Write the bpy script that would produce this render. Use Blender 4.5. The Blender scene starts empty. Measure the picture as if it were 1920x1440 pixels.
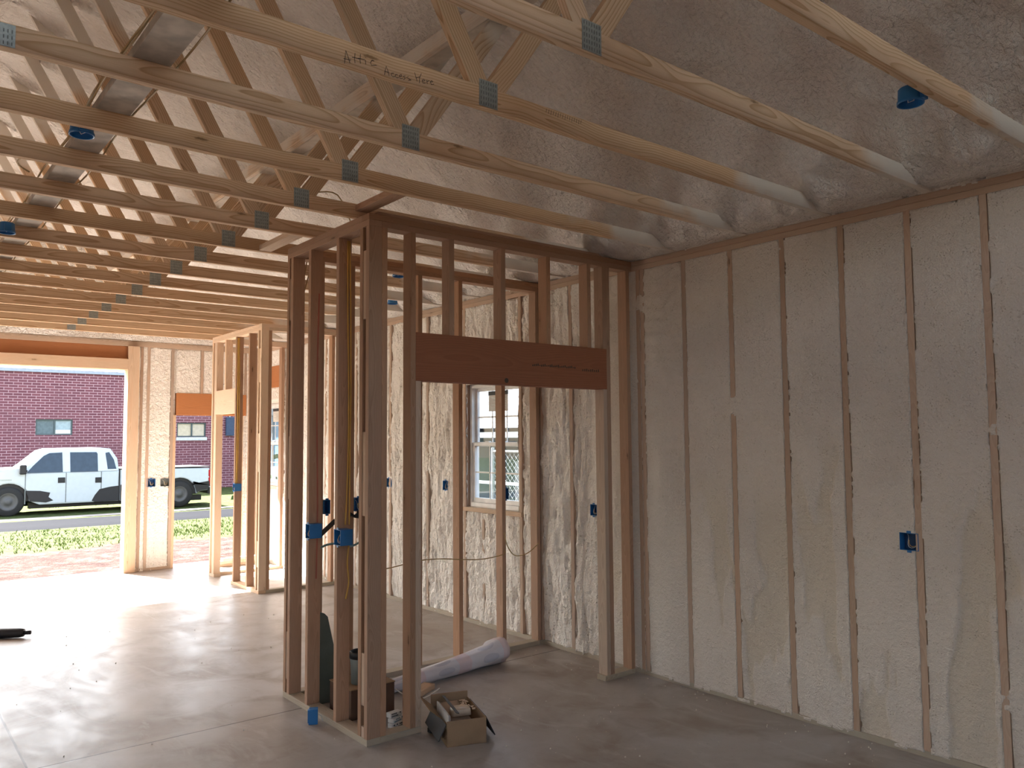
import bpy, bmesh, math, random
import numpy as np
from mathutils import Vector, Matrix
random.seed(7)
rng = np.random.default_rng(11)
S = bpy.context.scene
COL = S.collection

# ------------------------------------------------------------------ camera
EYE = Vector((0.0, 0.0, 1.7796))
F_PX, YAW, PITCH, ROLL = 1515.5, math.radians(51.185), math.radians(3.794), math.radians(-0.401)
fw = Vector((math.cos(YAW)*math.cos(PITCH), math.sin(YAW)*math.cos(PITCH), math.sin(PITCH)))
rt = Vector((math.sin(YAW), -math.cos(YAW), 0)); up = rt.cross(fw)
rt2 = rt*math.cos(ROLL) + up*math.sin(ROLL); up2 = -rt*math.sin(ROLL) + up*math.cos(ROLL)
cam_d = bpy.data.cameras.new('camera'); cam = bpy.data.objects.new('camera', cam_d); COL.objects.link(cam)
m = Matrix((rt2, up2, -fw)).transposed().to_4x4(); m.translation = EYE
cam.matrix_world = m
cam_d.sensor_width = 36; cam_d.lens = F_PX/1920*36; cam_d.clip_start = .05; cam_d.clip_end = 500
S.camera = cam

# ------------------------------------------------------------------ sky, sun, exposure
SKY, SUN, EXPO = 2.6, 52.0, 0.40
W = bpy.data.worlds.new('world'); S.world = W; W.use_nodes = True
wn = W.node_tree.nodes; wn.clear()
sky = wn.new('ShaderNodeTexSky'); sky.sky_type = 'NISHITA'; sky.sun_disc = False
sky.sun_elevation = math.radians(45); sky.sun_rotation = math.radians(-20); sky.air_density = 1.2; sky.dust_density = 3
bg = wn.new('ShaderNodeBackground'); bg.inputs[1].default_value = SKY*0.35
wo = wn.new('ShaderNodeOutputWorld')
mxw = wn.new('ShaderNodeMix'); mxw.data_type = 'RGBA'; mxw.inputs[0].default_value = .40
bw = wn.new('ShaderNodeRGBToBW'); cmb = wn.new('ShaderNodeMix'); cmb.data_type = 'RGBA'; cmb.blend_type = 'MULTIPLY'; cmb.inputs[0].default_value = 1; cmb.inputs[7].default_value = (1.03, 1.0, .97, 1)
W.node_tree.links.new(sky.outputs[0], bw.inputs[0]); W.node_tree.links.new(bw.outputs[0], cmb.inputs[6])
W.node_tree.links.new(sky.outputs[0], mxw.inputs[6]); W.node_tree.links.new(cmb.outputs[2], mxw.inputs[7])
W.node_tree.links.new(mxw.outputs[2], bg.inputs[0]); W.node_tree.links.new(bg.outputs[0], wo.inputs[0])
sd = bpy.data.lights.new('sun', 'SUN'); sd.energy = SUN; sd.angle = math.radians(.55); sd.color = (1, .96, .92)
so = bpy.data.objects.new('sun', sd); COL.objects.link(so)
so.rotation_euler = Vector((.34, -.94, -1.0)).to_track_quat('-Z', 'Y').to_euler()
so.location = (-5, 20, 20)
S.view_settings.view_transform = 'Standard'; S.view_settings.look = 'None'
S.view_settings.gamma = 1; S.view_settings.exposure = EXPO
S.cycles.use_denoising = True
S.cycles.max_bounces = 10; S.cycles.diffuse_bounces = 7; S.cycles.glossy_bounces = 4
S.cycles.transmission_bounces = 6; S.cycles.transparent_max_bounces = 12
S.cycles.sample_clamp_indirect = 6; S.cycles.caustics_reflective = False; S.cycles.caustics_refractive = False

# ------------------------------------------------------------------ measures of the place
H = 3.1416                 # top of the wall plates
XR = 4.644                 # inner face of the right wall
YF = 11.844                # inner face of the far wall
XL, YB = -3.14, -3.4       # left wall and back wall, outside the view
X0, Y0, Y1 = 2.342, 4.274, 5.468    # near closet
XC, YC0, YC1 = 3.627, 9.192, 10.80  # far closet
T0, TS, XG = 1.9938, .6096, 1.9786  # trusses
RIDGE = .75
def roof_z(x): return 3.17 + .5*(XR - x) if x >= RIDGE else 3.17 + .5*(XR - RIDGE) - .5*(RIDGE - x)

# ------------------------------------------------------------------ noise
def _hash(i, j, k, s):
    n = (i*374761393 + j*668265263 + k*2147483647 + s*974634777) & 0x7fffffff
    n = (n ^ (n >> 13))*1274126177 & 0x7fffffff
    n = (n ^ (n >> 16))*668265263 & 0x7fffffff
    return (n & 0xffff)/65535.0
def vn(x, y, z=0.0, s=0):
    x, y, z = np.broadcast_arrays(np.asarray(x, float), np.asarray(y, float), np.asarray(z, float))
    xi, yi, zi = np.floor(x).astype(np.int64), np.floor(y).astype(np.int64), np.floor(z).astype(np.int64)
    fx, fy, fz = x-xi, y-yi, z-zi
    fx, fy, fz = (t*t*(3-2*t) for t in (fx, fy, fz))
    r = 0
    for a in (0, 1):
        for b in (0, 1):
            for c in (0, 1):
                w = (fx if a else 1-fx)*(fy if b else 1-fy)*(fz if c else 1-fz)
                r = r + w*_hash(xi+a, yi+b, zi+c, s)
    return r*2-1
def fbm(x, y, z=0.0, o=4, s=0):
    r = 0; a = .5; f = 1.0
    for i in range(o):
        r = r + a*vn(x*f, y*f, z*f if np.ndim(z) or z else 0.0, s+i*17); a *= .5; f *= 2.03
    return r
def sstep(a, b, x):
    t = np.clip((x-a)/(b-a), 0, 1); return t*t*(3-2*t)

# ------------------------------------------------------------------ materials
MATS = {}
class NT:
    def __init__(s, name):
        s.m = bpy.data.materials.new(name); s.m.use_nodes = True
        s.n = s.m.node_tree.nodes; s.l = s.m.node_tree.links; s.n.clear()
        s.out = s.n.new('ShaderNodeOutputMaterial'); s.p = s.n.new('ShaderNodeBsdfPrincipled')
        s.l.new(s.p.outputs[0], s.out.inputs[0]); MATS[name] = s.m
    def set(s, sock, v):
        i = s.p.inputs[sock] if isinstance(sock, str) else sock
        if hasattr(v, 'is_output'): s.l.new(v, i)
        else: i.default_value = (*v, 1) if isinstance(v, tuple) and len(v) == 3 and i.type == 'RGBA' else v
    def node(s, t, **kw):
        n = s.n.new(t)
        for k, v in kw.items(): setattr(n, k, v)
        return n
    def attr(s, name): return s.node('ShaderNodeAttribute', attribute_name=name)
    def math(s, op, a, b=0.0, c=0.0, clamp=False):
        n = s.node('ShaderNodeMath', operation=op, use_clamp=clamp)
        for i, v in enumerate((a, b, c)): s.set(n.inputs[i], v)
        return n.outputs[0]
    def vmath(s, op, a, b=(0, 0, 0)):
        n = s.node('ShaderNodeVectorMath', operation=op)
        s.set(n.inputs[0], a)
        if op == 'SCALE': s.set(n.inputs[3], b)
        else: s.set(n.inputs[1], b)
        return n.outputs[0]
    def noise(s, vec, scale, detail=3, rough=.5, dist=0):
        n = s.node('ShaderNodeTexNoise'); s.l.new(vec, n.inputs['Vector'])
        n.inputs['Scale'].default_value = scale; n.inputs['Detail'].default_value = detail
        n.inputs['Roughness'].default_value = rough; n.inputs['Distortion'].default_value = dist
        return n.outputs['Fac']
    def ramp(s, fac, stops):
        n = s.node('ShaderNodeValToRGB'); s.l.new(fac, n.inputs[0]); e = n.color_ramp.elements
        while len(e) > len(stops): e.remove(e[-1])
        while len(e) < len(stops): e.new(.5)
        for i, (p, c) in enumerate(stops):
            e[i].position = p; e[i].color = (*c, 1) if isinstance(c, tuple) else (c, c, c, 1)
        return n.outputs[0]
    def mix(s, fac, a, b, bt='MIX'):
        n = s.node('ShaderNodeMix', data_type='RGBA', blend_type=bt)
        s.set(n.inputs[0], fac); s.set(n.inputs[6], a); s.set(n.inputs[7], b)
        return n.outputs[2]
    def maprange(s, v, a, b, c=0.0, d=1.0, smooth=True):
        n = s.node('ShaderNodeMapRange', interpolation_type='SMOOTHSTEP' if smooth else 'LINEAR')
        for i, q in enumerate((v, a, b, c, d)): s.set(n.inputs[i], q)
        return n.outputs[0]
    def pos(s): return s.node('ShaderNodeNewGeometry').outputs['Position']
    def sep(s, v):
        n = s.node('ShaderNodeSeparateXYZ'); s.l.new(v, n.inputs[0]); return n.outputs
    def bump(s, h, strength, dist=.01, normal=None):
        n = s.node('ShaderNodeBump'); n.inputs['Strength'].default_value = strength; n.inputs['Distance'].default_value = dist
        s.l.new(h, n.inputs['Height'])
        if normal: s.l.new(normal, n.inputs['Normal'])
        return n.outputs[0]
    def rand(s): return s.node('ShaderNodeObjectInfo').outputs['Random']

def wood(name, base, dark, ring=.75, tint=.12, spray=False, scale=34, rough=.7, knots=True, hue=(1, .8, .72)):
    t = NT(name)
    g = t.attr('gp').outputs['Vector']
    off = t.node('ShaderNodeCombineXYZ'); r = t.rand()
    t.set(off.inputs[0], t.math('MULTIPLY', r, .05)); t.set(off.inputs[1], t.math('MULTIPLY', r, -.09)); t.set(off.inputs[2], t.math('MULTIPLY', r, 37.0))
    g2 = t.vmath('ADD', g, off.outputs[0])
    wob = t.math('MULTIPLY', t.math('SUBTRACT', t.noise(t.vmath('MULTIPLY', g2, (.2, .2, 1)), 1.15, 2, .5), .5), .16)
    wv = t.node('ShaderNodeCombineXYZ'); t.set(wv.inputs[0], wob); t.set(wv.inputs[1], t.math('MULTIPLY', wob, .6))
    gs = t.vmath('MULTIPLY', t.vmath('ADD', g2, wv.outputs[0]), (1, 1, .055))
    w = t.node('ShaderNodeTexWave', wave_type='RINGS', rings_direction='Z', wave_profile='SAW')
    t.l.new(gs, w.inputs['Vector']); w.inputs['Scale'].default_value = scale; w.inputs['Distortion'].default_value = 5.0
    w.inputs['Detail'].default_value = 1.5; w.inputs['Detail Scale'].default_value = .28; w.inputs['Detail Roughness'].default_value = .4
    fib = t.noise(t.vmath('MULTIPLY', g2, (1, 1, .03)), 420, 2)
    low = t.noise(t.vmath('MULTIPLY', g2, (1, 1, .15)), 14, 2)
    c = t.ramp(w.outputs['Fac'], [(0, base), (.55, tuple(b*.92 for b in base)), (.93, tuple(b*(1-ring)+d*ring for b, d in zip(base, dark))), (1, base)])
    c = t.mix(t.maprange(fib, .35, .75, 0.0, .28), c, dark)
    c = t.mix(t.maprange(low, .4, .75, 0.0, .3), c, tuple(b*h for b, h in zip(base, hue)))
    if knots:
        v = t.node('ShaderNodeTexVoronoi'); t.l.new(t.vmath('MULTIPLY', g2, (9, 9, 2.1)), v.inputs['Vector']); v.inputs['Scale'].default_value = 1
        kd = t.math('ADD', v.outputs['Distance'], t.math('MULTIPLY', t.noise(g2, 60, 2), .08))
        c = t.mix(t.maprange(kd, .07, .13, .9, 0.0), c, tuple(d*.32 for d in dark))
        c = t.mix(t.maprange(kd, .12, .30, .3, 0.0), c, dark)
    hsv = t.node('ShaderNodeHueSaturation'); t.l.new(c, hsv.inputs['Color'])
    r2 = t.math('FRACT', t.math('MULTIPLY', r, 7.31))
    t.set(hsv.inputs['Value'], t.maprange(r2, 0.0, 1.0, 1-tint, 1+tint, False)); t.set(hsv.inputs['Saturation'], t.maprange(r, 0.0, 1.0, .9, 1.08, False))
    c = hsv.outputs[0]
    if spray:
        P = t.sep(t.pos()); ax = t.math('ABSOLUTE', t.math('SUBTRACT', P[0], RIDGE))
        rz = t.math('SUBTRACT', 3.17 + .5*(XR-RIDGE), t.math('MULTIPLY', ax, .5))
        d = t.math('SUBTRACT', rz, P[2])
        n = t.noise(t.pos(), 3.2, 3)
        k = t.math('ADD', d, t.math('MULTIPLY', t.math('SUBTRACT', n, .5), .55))
        c = t.mix(t.maprange(k, .27, .45, .92, 0.0), c, (.72, .68, .62))
        t.set('Base Color', c)
    t.set('Base Color', c); t.set('Roughness', rough); t.set('Specular IOR Level', .25)
    t.set('Normal', t.bump(t.math('ADD', fib, t.math('MULTIPLY', w.outputs['Fac'], .5)), .18, .002))
    return t.m

M_pine = wood('pine_truss', (.72, .535, .365), (.45, .275, .145), spray=True, scale=26, ring=.95, tint=.10, hue=(1, .88, .8))
M_fir = wood('fir_stud', (.45, .285, .19), (.27, .15, .085), ring=.5, tint=.13, scale=50, hue=(1, .84, .78))
M_plate = wood('weathered_plate', (.54, .42, .32), (.36, .25, .17), ring=.5, tint=.1, scale=48, knots=False)
M_treated = wood('treated_plate', (.45, .40, .315), (.30, .26, .19), ring=.5, tint=.06, scale=48, knots=False)
M_lvl = wood('orange_header', (.34, .115, .045), (.20, .06, .022), ring=.35, tint=.08, scale=26, knots=False, hue=(.85, .75, .7))
M_wallwood = wood('wall_stud_dusty', (.52, .40, .31), (.36, .25, .18), ring=.4, tint=.1, scale=50)
M_lvl_far_lit = wood('orange_header_far_lit', (.52, .22, .09), (.32, .12, .05), ring=.35, tint=.05, scale=26, knots=False, hue=(.9, .85, .8))  # brighter copy of the header wood, bounced light put into the colour
M_fresh = wood('fresh_pine', (.72, .55, .40), (.50, .33, .20), ring=.5, tint=.1, scale=40)

def foam(name, a=(.76, .70, .60), b=(.70, .58, .40), c=(.60, .55, .50), peel=1.0, fine=90, rough=.75, pits=1.0, big=0.0):
    t = NT(name); P = t.pos(); att = t.attr('patch').outputs['Fac']
    lo = t.noise(P, 1.1, 4, .6); mid = t.noise(P, 7, 3, .6)
    col = t.mix(t.maprange(lo, .42, .66, 0.0, .55), a, c)
    col = t.mix(t.math('MULTIPLY', att, .85), col, b)
    col = t.mix(t.maprange(mid, .55, .75, 0.0, .35), col, b)
    n1 = t.noise(P, fine, 3, .55); n2 = t.noise(P, fine*.35, 3, .6)
    pv = t.node('ShaderNodeTexVoronoi'); t.l.new(P, pv.inputs['Vector']); pv.inputs['Scale'].default_value = fine*.6
    pit = t.maprange(pv.outputs['Distance'], .08, .30, 0.0, 1.0)
    keep = t.maprange(t.noise(P, fine*.11, 2), .5, .62, 0.0, 1.0)
    pitm = t.math('MAXIMUM', pit, t.math('SUBTRACT', 1.0, keep))
    col = t.mix(t.math('MULTIPLY', t.math('SUBTRACT', 1.0, pitm), .45*pits), col, (.36, .29, .2))  # brown in the pits is their shade put into the colour
    h = t.math('ADD', t.math('MULTIPLY', n1, .5), t.math('MULTIPLY', n2, 1.0))
    h = t.math('ADD', h, t.math('MULTIPLY', pitm, .35*pits))
    if big: h = t.math('ADD', h, t.math('MULTIPLY', t.noise(t.vmath('MULTIPLY', P, (1, 1.6, 1)), 24, 3, .55, .4), big))
    t.set('Base Color', col); t.set('Roughness', rough); t.set('Specular IOR Level', .3)
    t.set('Normal', t.bump(h, .8*peel, .022))
    return t.m
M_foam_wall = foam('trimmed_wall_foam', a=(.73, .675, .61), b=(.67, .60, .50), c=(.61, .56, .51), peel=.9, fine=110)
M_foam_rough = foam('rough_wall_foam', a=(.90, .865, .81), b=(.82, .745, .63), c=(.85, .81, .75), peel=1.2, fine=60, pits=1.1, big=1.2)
M_foam_roof = foam('roof_foam', a=(.86, .815, .765), b=(.77, .69, .60), c=(.78, .73, .675), peel=1.45, fine=58, rough=.5, pits=.12, big=1.6)

def plain(name, col, rough=.6, metal=0, spec=.4, bump=0, bscale=80, var=.08):
    t = NT(name); P = t.pos()
    n = t.noise(P, 9, 3)
    t.set('Base Color', t.mix(t.maprange(n, .3, .7, 0.0, 1.0), tuple(x*(1-var) for x in col), tuple(min(1, x*(1+var)) for x in col)))
    t.set('Roughness', rough); t.set('Metallic', metal); t.set('Specular IOR Level', spec)
    if bump: t.set('Normal', t.bump(t.noise(P, bscale, 3), bump, .005))
    return t.m
M_blue = plain('blue_plastic', (.025, .165, .43), .38)
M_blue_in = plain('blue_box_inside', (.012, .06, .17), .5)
M_white_wire = plain('white_wire', (.75, .73, .68), .4)
M_yel = plain('yellow_cable_jacket', (.68, .43, .11), .45)
M_tan_cable = plain('tan_cable_jacket', (.42, .29, .13), .5)
M_black = plain('black_plastic', (.015, .015, .018), .5)
M_galv = NT('galvanised'); t = M_galv
t.set('Metallic', .55); t.set('Roughness', .42)
_n = t.noise(t.pos(), 70, 3); t.set('Base Color', t.ramp(_n, [(.3, (.30, .34, .34)), (.7, (.42, .47, .47))]))
M_galv = t.m
M_slot = plain('dark_slot', (.17, .19, .19), .6)
M_greymetal = plain('grey_painted_metal', (.13, .17, .16), .42, .2, .5)
M_card = plain('cardboard', (.33, .225, .14), .85, 0, .2, .3, 200)
M_card_in = plain('cardboard_inside', (.27, .18, .105), .85, 0, .2)
M_paper = plain('white_paper', (.62, .62, .60), .7)
M_vinyl = plain('white_vinyl', (.78, .78, .77), .35)
M_whitep = plain('truck_white', (.50, .56, .60), .25, 0, .5, var=.02)
M_glassdark = plain('tinted_glass', (.03, .05, .075), .22, 0, .35)
M_rubber = plain('tyre_rubber', (.02, .02, .02), .8)
M_redlens = plain('red_lens', (.35, .01, .02), .2)
M_pencil = plain('pencil_mark', (.06, .045, .035), .8)
M_ink = plain('dark_ink', (.04, .045, .05), .6)
M_crumb = plain('foam_crumb', (.75, .71, .62), .8)

def concrete():
    t = NT('concrete_slab'); P = t.pos()
    a = t.noise(P, .55, 5, .62, .6); b = t.noise(P, 2.3, 4, .55, .6); c = t.noise(P, 30, 4, .6)
    sw = t.noise(t.vmath('MULTIPLY', P, (1.0, .35, 1)), 3.0, 4, .6, 2.5)
    col = t.ramp(a, [(.30, (.29, .24, .195)), (.5, (.365, .335, .305)), (.72, (.47, .465, .465))])
    col = t.mix(t.maprange(b, .45, .70, 0.0, .65), col, (.25, .195, .15))
    col = t.mix(t.maprange(sw, .52, .72, 0.0, .4), col, (.53, .52, .505))
    col = t.mix(t.maprange(c, .55, .8, 0.0, .25), col, (.15, .12, .09))
    S_ = t.sep(P)
    def line(sock, at):
        return t.maprange(t.math('ABSOLUTE', t.math('SUBTRACT', sock, at)), .0035, .008, 1.0, 0.0)
    j = line(S_[0], .77)
    for sock, at in ((S_[1], 5.16), (S_[0], -2.0), (S_[1], 9.0), (S_[1], 1.3), (S_[0], 3.5)):
        if at in (3.5, 9.0): continue
        j = t.math('MAXIMUM', j, line(sock, at))
    col = t.mix(t.math('MULTIPLY', j, .9), col, (.05, .04, .03))
    t.set('Base Color', col)
    t.set('Roughness', t.maprange(t.math('ADD', t.math('MULTIPLY', sw, .6), t.math('MULTIPLY', b, .5)), .35, .75, .32, .46))
    t.set('Specular IOR Level', .33)
    h = t.math('SUBTRACT', t.math('ADD', t.math('MULTIPLY', c, .05), t.math('MULTIPLY', a, .25)), t.math('MULTIPLY', j, 1.0))
    t.set('Normal', t.bump(h, .12, .01))
    return t.m
M_conc = concrete()

def brick():
    t = NT('red_brick_wall'); P = t.sep(t.pos())
    cv = t.node('ShaderNodeCombineXYZ'); t.l.new(P[0], cv.inputs[0]); t.l.new(P[2], cv.inputs[1])
    b = t.node('ShaderNodeTexBrick'); t.l.new(cv.outputs[0], b.inputs['Vector'])
    b.inputs['Scale'].default_value = 1; b.inputs['Brick Width'].default_value = .30; b.inputs['Row Height'].default_value = .102
    b.inputs['Mortar Size'].default_value = .011; b.inputs['Mortar Smooth'].default_value = .2
    b.inputs['Color1'].default_value = (.125, .036, .052, 1); b.inputs['Color2'].default_value = (.175, .055, .072, 1)
    b.inputs['Mortar'].default_value = (.42, .27, .30, 1)
    n = t.noise(t.pos(), .9, 3)
    t.set('Base Color', t.mix(t.maprange(n, .4, .7, 0.0, .35), b.outputs['Color'], (.15, .06, .075)))
    t.set('Roughness', .85); t.set('Normal', t.bump(b.outputs['Fac'], -.4, .01))
    return t.m
M_brick = brick()

def ground():
    t = NT('yard_ground'); P = t.pos(); s = t.sep(P)
    e = t.math('ADD', s[1], t.math('MULTIPLY', t.math('SUBTRACT', t.noise(P, .9, 5, .7), .5), 3.4))
    grass = t.maprange(e, 16.0, 16.9, 0.0, 1.0)
    g = t.ramp(t.noise(P, 5, 5, .7), [(.3, (.045, .065, .018)), (.5, (.08, .105, .032)), (.7, (.125, .145, .06))])
    d = t.ramp(t.noise(P, 3.5, 6, .75), [(.32, (.034, .017, .015)), (.5, (.068, .038, .031)), (.68, (.15, .105, .092))])
    t.set('Base Color', t.mix(grass, d, g)); t.set('Roughness', .95); t.set('Specular IOR Level', .1)
    t.set('Normal', t.bump(t.noise(P, 9, 5, .7), 1.0, .15))
    return t.m
M_ground = ground()
M_road = plain('asphalt_lane_shaded', (.011, .012, .015), .95, 0, .04, .5, 20)  # darker than real asphalt: the truck's shade is put into the colour
M_blade = plain('grass_blade', (.10, .13, .04), .8, 0, .1)
def shingle():
    t = NT('shingle_roof'); P = t.sep(t.pos())
    cv = t.node('ShaderNodeCombineXYZ'); t.l.new(P[1], cv.inputs[0]); t.l.new(P[0], cv.inputs[1])
    b = t.node('ShaderNodeTexBrick'); t.l.new(cv.outputs[0], b.inputs['Vector'])
    b.inputs['Scale'].default_value = 1; b.inputs['Brick Width'].default_value = .32; b.inputs['Row Height'].default_value = .13
    b.inputs['Mortar Size'].default_value = .014; b.inputs['Color1'].default_value = (.10, .103, .108, 1)
    b.inputs['Color2'].default_value = (.075, .078, .084, 1); b.inputs['Mortar'].default_value = (.018, .02, .023, 1)
    t.set('Base Color', b.outputs['Color']); t.set('Roughness', .9)
    return t.m
M_shingle = shingle()
M_siding = plain('blue_grey_siding', (.07, .105, .14), .8)
M_outwhite = plain('weathered_white_paint', (.20, .21, .22), .7)
M_darkwall = plain('board_sheathing', (.46, .36, .26), .85)

def glass():
    t = NT('window_glass')
    tr = t.node('ShaderNodeBsdfTransparent'); gl = t.node('ShaderNodeBsdfGlossy'); gl.inputs['Roughness'].default_value = .02
    tr.inputs[0].default_value = (.90, .94, .96, 1)
    mx = t.node('ShaderNodeMixShader'); lw = t.node('ShaderNodeLayerWeight'); lw.inputs[0].default_value = .5; fac = t.math('MULTIPLY_ADD', t.math('POWER', lw.outputs['Facing'], 4.0), .5, .03)
    t.l.new(fac, mx.inputs[0]); t.l.new(tr.outputs[0], mx.inputs[1]); t.l.new(gl.outputs[0], mx.inputs[2])
    t.l.new(mx.outputs[0], t.out.inputs[0]); t.n.remove(t.p)
    return t.m
M_glass = glass()

def rollmat():
    t = NT('printed_plastic_film'); g = t.attr('gp').outputs['Vector']; s = t.sep(g)
    vec = t.vmath('MULTIPLY', g, (1, 1, 1))
    band = t.math('FRACT', t.math('MULTIPLY', s[2], 2.1))
    pink = t.maprange(t.math('ABSOLUTE', t.math('SUBTRACT', band, .72)), .13, .15, 1.0, 0.0)
    cv = t.node('ShaderNodeCombineXYZ')
    t.set(cv.inputs[0], t.math('SUBTRACT', t.math('FRACT', t.math('MULTIPLY', s[2], 2.1)), .3))
    t.set(cv.inputs[1], t.math('SUBTRACT', t.math('FRACT', t.math('MULTIPLY', s[0], 9.0)), .5))
    ln = t.node('ShaderNodeVectorMath', operation='LENGTH'); t.l.new(t.vmath('MULTIPLY', cv.outputs[0], (1, .55, 1)), ln.inputs[0])
    circ = t.maprange(ln.outputs[1] if len(ln.outputs) > 1 else ln.outputs[0], .17, .19, 1.0, 0.0)
    c = t.mix(t.math('MULTIPLY', pink, .55), (.72, .73, .80), (.74, .56, .60))
    c = t.mix(t.math('MULTIPLY', circ, .5), c, (.42, .46, .58))
    t.set('Base Color', c); t.set('Roughness', .35)
    t.set('Normal', t.bump(t.noise(t.pos(), 22, 3), .3, .01))
    return t.m
M_roll = rollmat()

# ------------------------------------------------------------------ object helpers
def wloc(parent):
    v = Vector((0, 0, 0))
    while parent: v += parent.location; parent = parent.parent
    return v
def link(name, me, mat, parent=None, smooth=False):
    """me is a mesh in world coordinates"""
    o = bpy.data.objects.new(name, me); COL.objects.link(o)
    if mat: me.materials.append(mat)
    if parent:
        o.parent = parent; me.transform(Matrix.Translation(-wloc(parent)))
    if smooth:
        for p in me.polygons: p.use_smooth = True
    return o
def tag(o, label=None, cat=None, group=None, kind=None):
    if label: o['label'] = label
    if cat: o['category'] = cat
    if group: o['group'] = group
    if kind: o['kind'] = kind
    return o
def empty(name, loc, label, cat, group=None, kind=None):
    o = bpy.data.objects.new(name, None); COL.objects.link(o); o.location = loc; o.empty_display_size = .1
    return tag(o, label, cat, group, kind)
def recenter(o):
    """move a top-level mesh's origin to its bottom centre"""
    me = o.data; a = np.empty(len(me.vertices)*3); me.vertices.foreach_get('co', a); a = a.reshape(-1, 3)
    c = (a.min(0)+a.max(0))/2; c[2] = a[:, 2].min()
    me.transform(Matrix.Translation(-Vector(c))); o.location = Vector(o.location)+Vector(c); return o

class MB:
    """collects shapes (world coordinates), each vertex with grain coordinates gp"""
    def __init__(s): s.bm = bmesh.new(); s.g = s.bm.verts.layers.float_vector.new('gp')
    def beam(s, p0, p1, w, t, side=None, bev=.0015, ext=0, taper=1):
        p0, p1 = Vector(p0), Vector(p1); ax = (p1-p0); L = ax.length; ax.normalize()
        sd = Vector(side) if side else (Vector((0, 0, 1)) if abs(ax.z) < .9 else Vector((1, 0, 0)))
        v = ax.cross(sd).normalized(); u = v.cross(ax).normalized()   # u = 'side' direction, width w ; v thickness t
        off = Vector((random.uniform(-.04, .04), random.uniform(.03, .09), random.uniform(0, 50)))
        b = bmesh.new(); g = b.verts.layers.float_vector.new('gp')
        r = bmesh.ops.create_cube(b, size=1)
        for q in b.verts: q.co = Vector((q.co.x*w, q.co.y*t, q.co.z*(L+2*ext)))
        if bev > 0: bmesh.ops.bevel(b, geom=b.edges[:], offset=min(bev, w*.2, t*.2), segments=1, affect='EDGES')
        mid = (p0+p1)/2
        for q in b.verts:
            q[g] = q.co+off
            q.co = mid+u*q.co.x+v*q.co.y+ax*q.co.z
        s._merge(b); return s
    def box(s, a, b, bev=.0015):
        a, b = Vector(a), Vector(b); d = [abs(b[i]-a[i]) for i in range(3)]; k = d.index(max(d)); c = (a+b)/2
        e = Vector((0, 0, 0)); e[k] = d[k]/2
        sdv = Vector((0, 0, 0)); j = (k+1) % 3 if d[(k+1) % 3] >= d[(k+2) % 3] else (k+2) % 3; sdv[j] = 1
        o = 3-k-j
        return s.beam(c-e, c+e, d[j], d[o], sdv, bev)
    def _merge(s, b):
        me = bpy.data.meshes.new('tmp'); b.to_mesh(me); b.free(); s.bm.from_mesh(me); bpy.data.meshes.remove(me)
    def tube(s, pts, r, n=8, closed=False, caps=True):
        pts = [Vector(p) for p in pts]; rings = []; N = len(pts); L = 0; prev = None
        for i, p in enumerate(pts):
            a = pts[(i-1) % N] if (closed or i > 0) else p; c = pts[(i+1) % N] if (closed or i < N-1) else p
            tdir = (c-a).normalized()
            if prev is None:
                ref = Vector((0, 0, 1)) if abs(tdir.z) < .9 else Vector((1, 0, 0)); u = tdir.cross(ref).normalized()
            else: u = (prev-tdir*prev.dot(tdir)).normalized()
            prev = u; w = tdir.cross(u); rr = r[i] if isinstance(r, (list, tuple)) else r
            if i: L += (p-pts[i-1]).length
            ring = []
            for k in range(n):
                th = 2*math.pi*k/n; q = s.bm.verts.new(p+(u*math.cos(th)+w*math.sin(th))*rr); q[s.g] = (th*rr, 0, L); ring.append(q)
            rings.append(ring)
        for i in range(N if closed else N-1):
            A, B = rings[i], rings[(i+1) % N]
            for k in range(n): s.bm.faces.new((A[k], A[(k+1) % n], B[(k+1) % n], B[k]))
        if caps and not closed: s.bm.faces.new(rings[0][::-1]); s.bm.faces.new(rings[-1])
        return s
    def lathe(s, c, prof, axis='Z', n=24):
        c = Vector(c); rings = []
        for (r, h) in prof:
            ring = []
            for k in range(n):
                th = 2*math.pi*k/n; a, b = r*math.cos(th), r*math.sin(th)
                co = {'Z': (a, b, h), 'Y': (a, h, b), 'X': (h, a, b)}[axis]; q = s.bm.verts.new(c+Vector(co)); q[s.g] = co; ring.append(q)
            rings.append(ring)
        for A, B in zip(rings, rings[1:]):
            for k in range(n): s.bm.faces.new((A[k], A[(k+1) % n], B[(k+1) % n], B[k]))
        return s
    def prism(s, poly, axis, a, b):
        """poly: 2D outline; axis Y: (x,z), axis X: (y,z), axis Z: (x,y)"""
        def P(p, h): return {'Y': (p[0], h, p[1]), 'X': (h, p[0], p[1]), 'Z': (p[0], p[1], h)}[axis]
        A = [s.bm.verts.new(P(p, a)) for p in poly]; B = [s.bm.verts.new(P(p, b)) for p in poly]
        for q in A+B: q[s.g] = q.co
        s.bm.faces.new(A); s.bm.faces.new(B[::-1]); n = len(poly)
        for i in range(n): s.bm.faces.new((A[i], B[i], B[(i+1) % n], A[(i+1) % n]))
        return s
    def quad(s, *ps):
        vs = [s.bm.verts.new(p) for p in ps]
        for q in vs: q[s.g] = q.co
        s.bm.faces.new(vs); return s
    def build(s, name, mat, parent=None, smooth=False, M=None):
        bmesh.ops.recalc_face_normals(s.bm, faces=s.bm.faces[:])
        me = bpy.data.meshes.new(name); s.bm.to_mesh(me); s.bm.free()
        if M: me.transform(M)
        return link(name, me, mat, parent, smooth)
def board(name, a, b, mat, parent=None, **k): return MB().box(a, b, **k).build(name, mat, parent)

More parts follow.
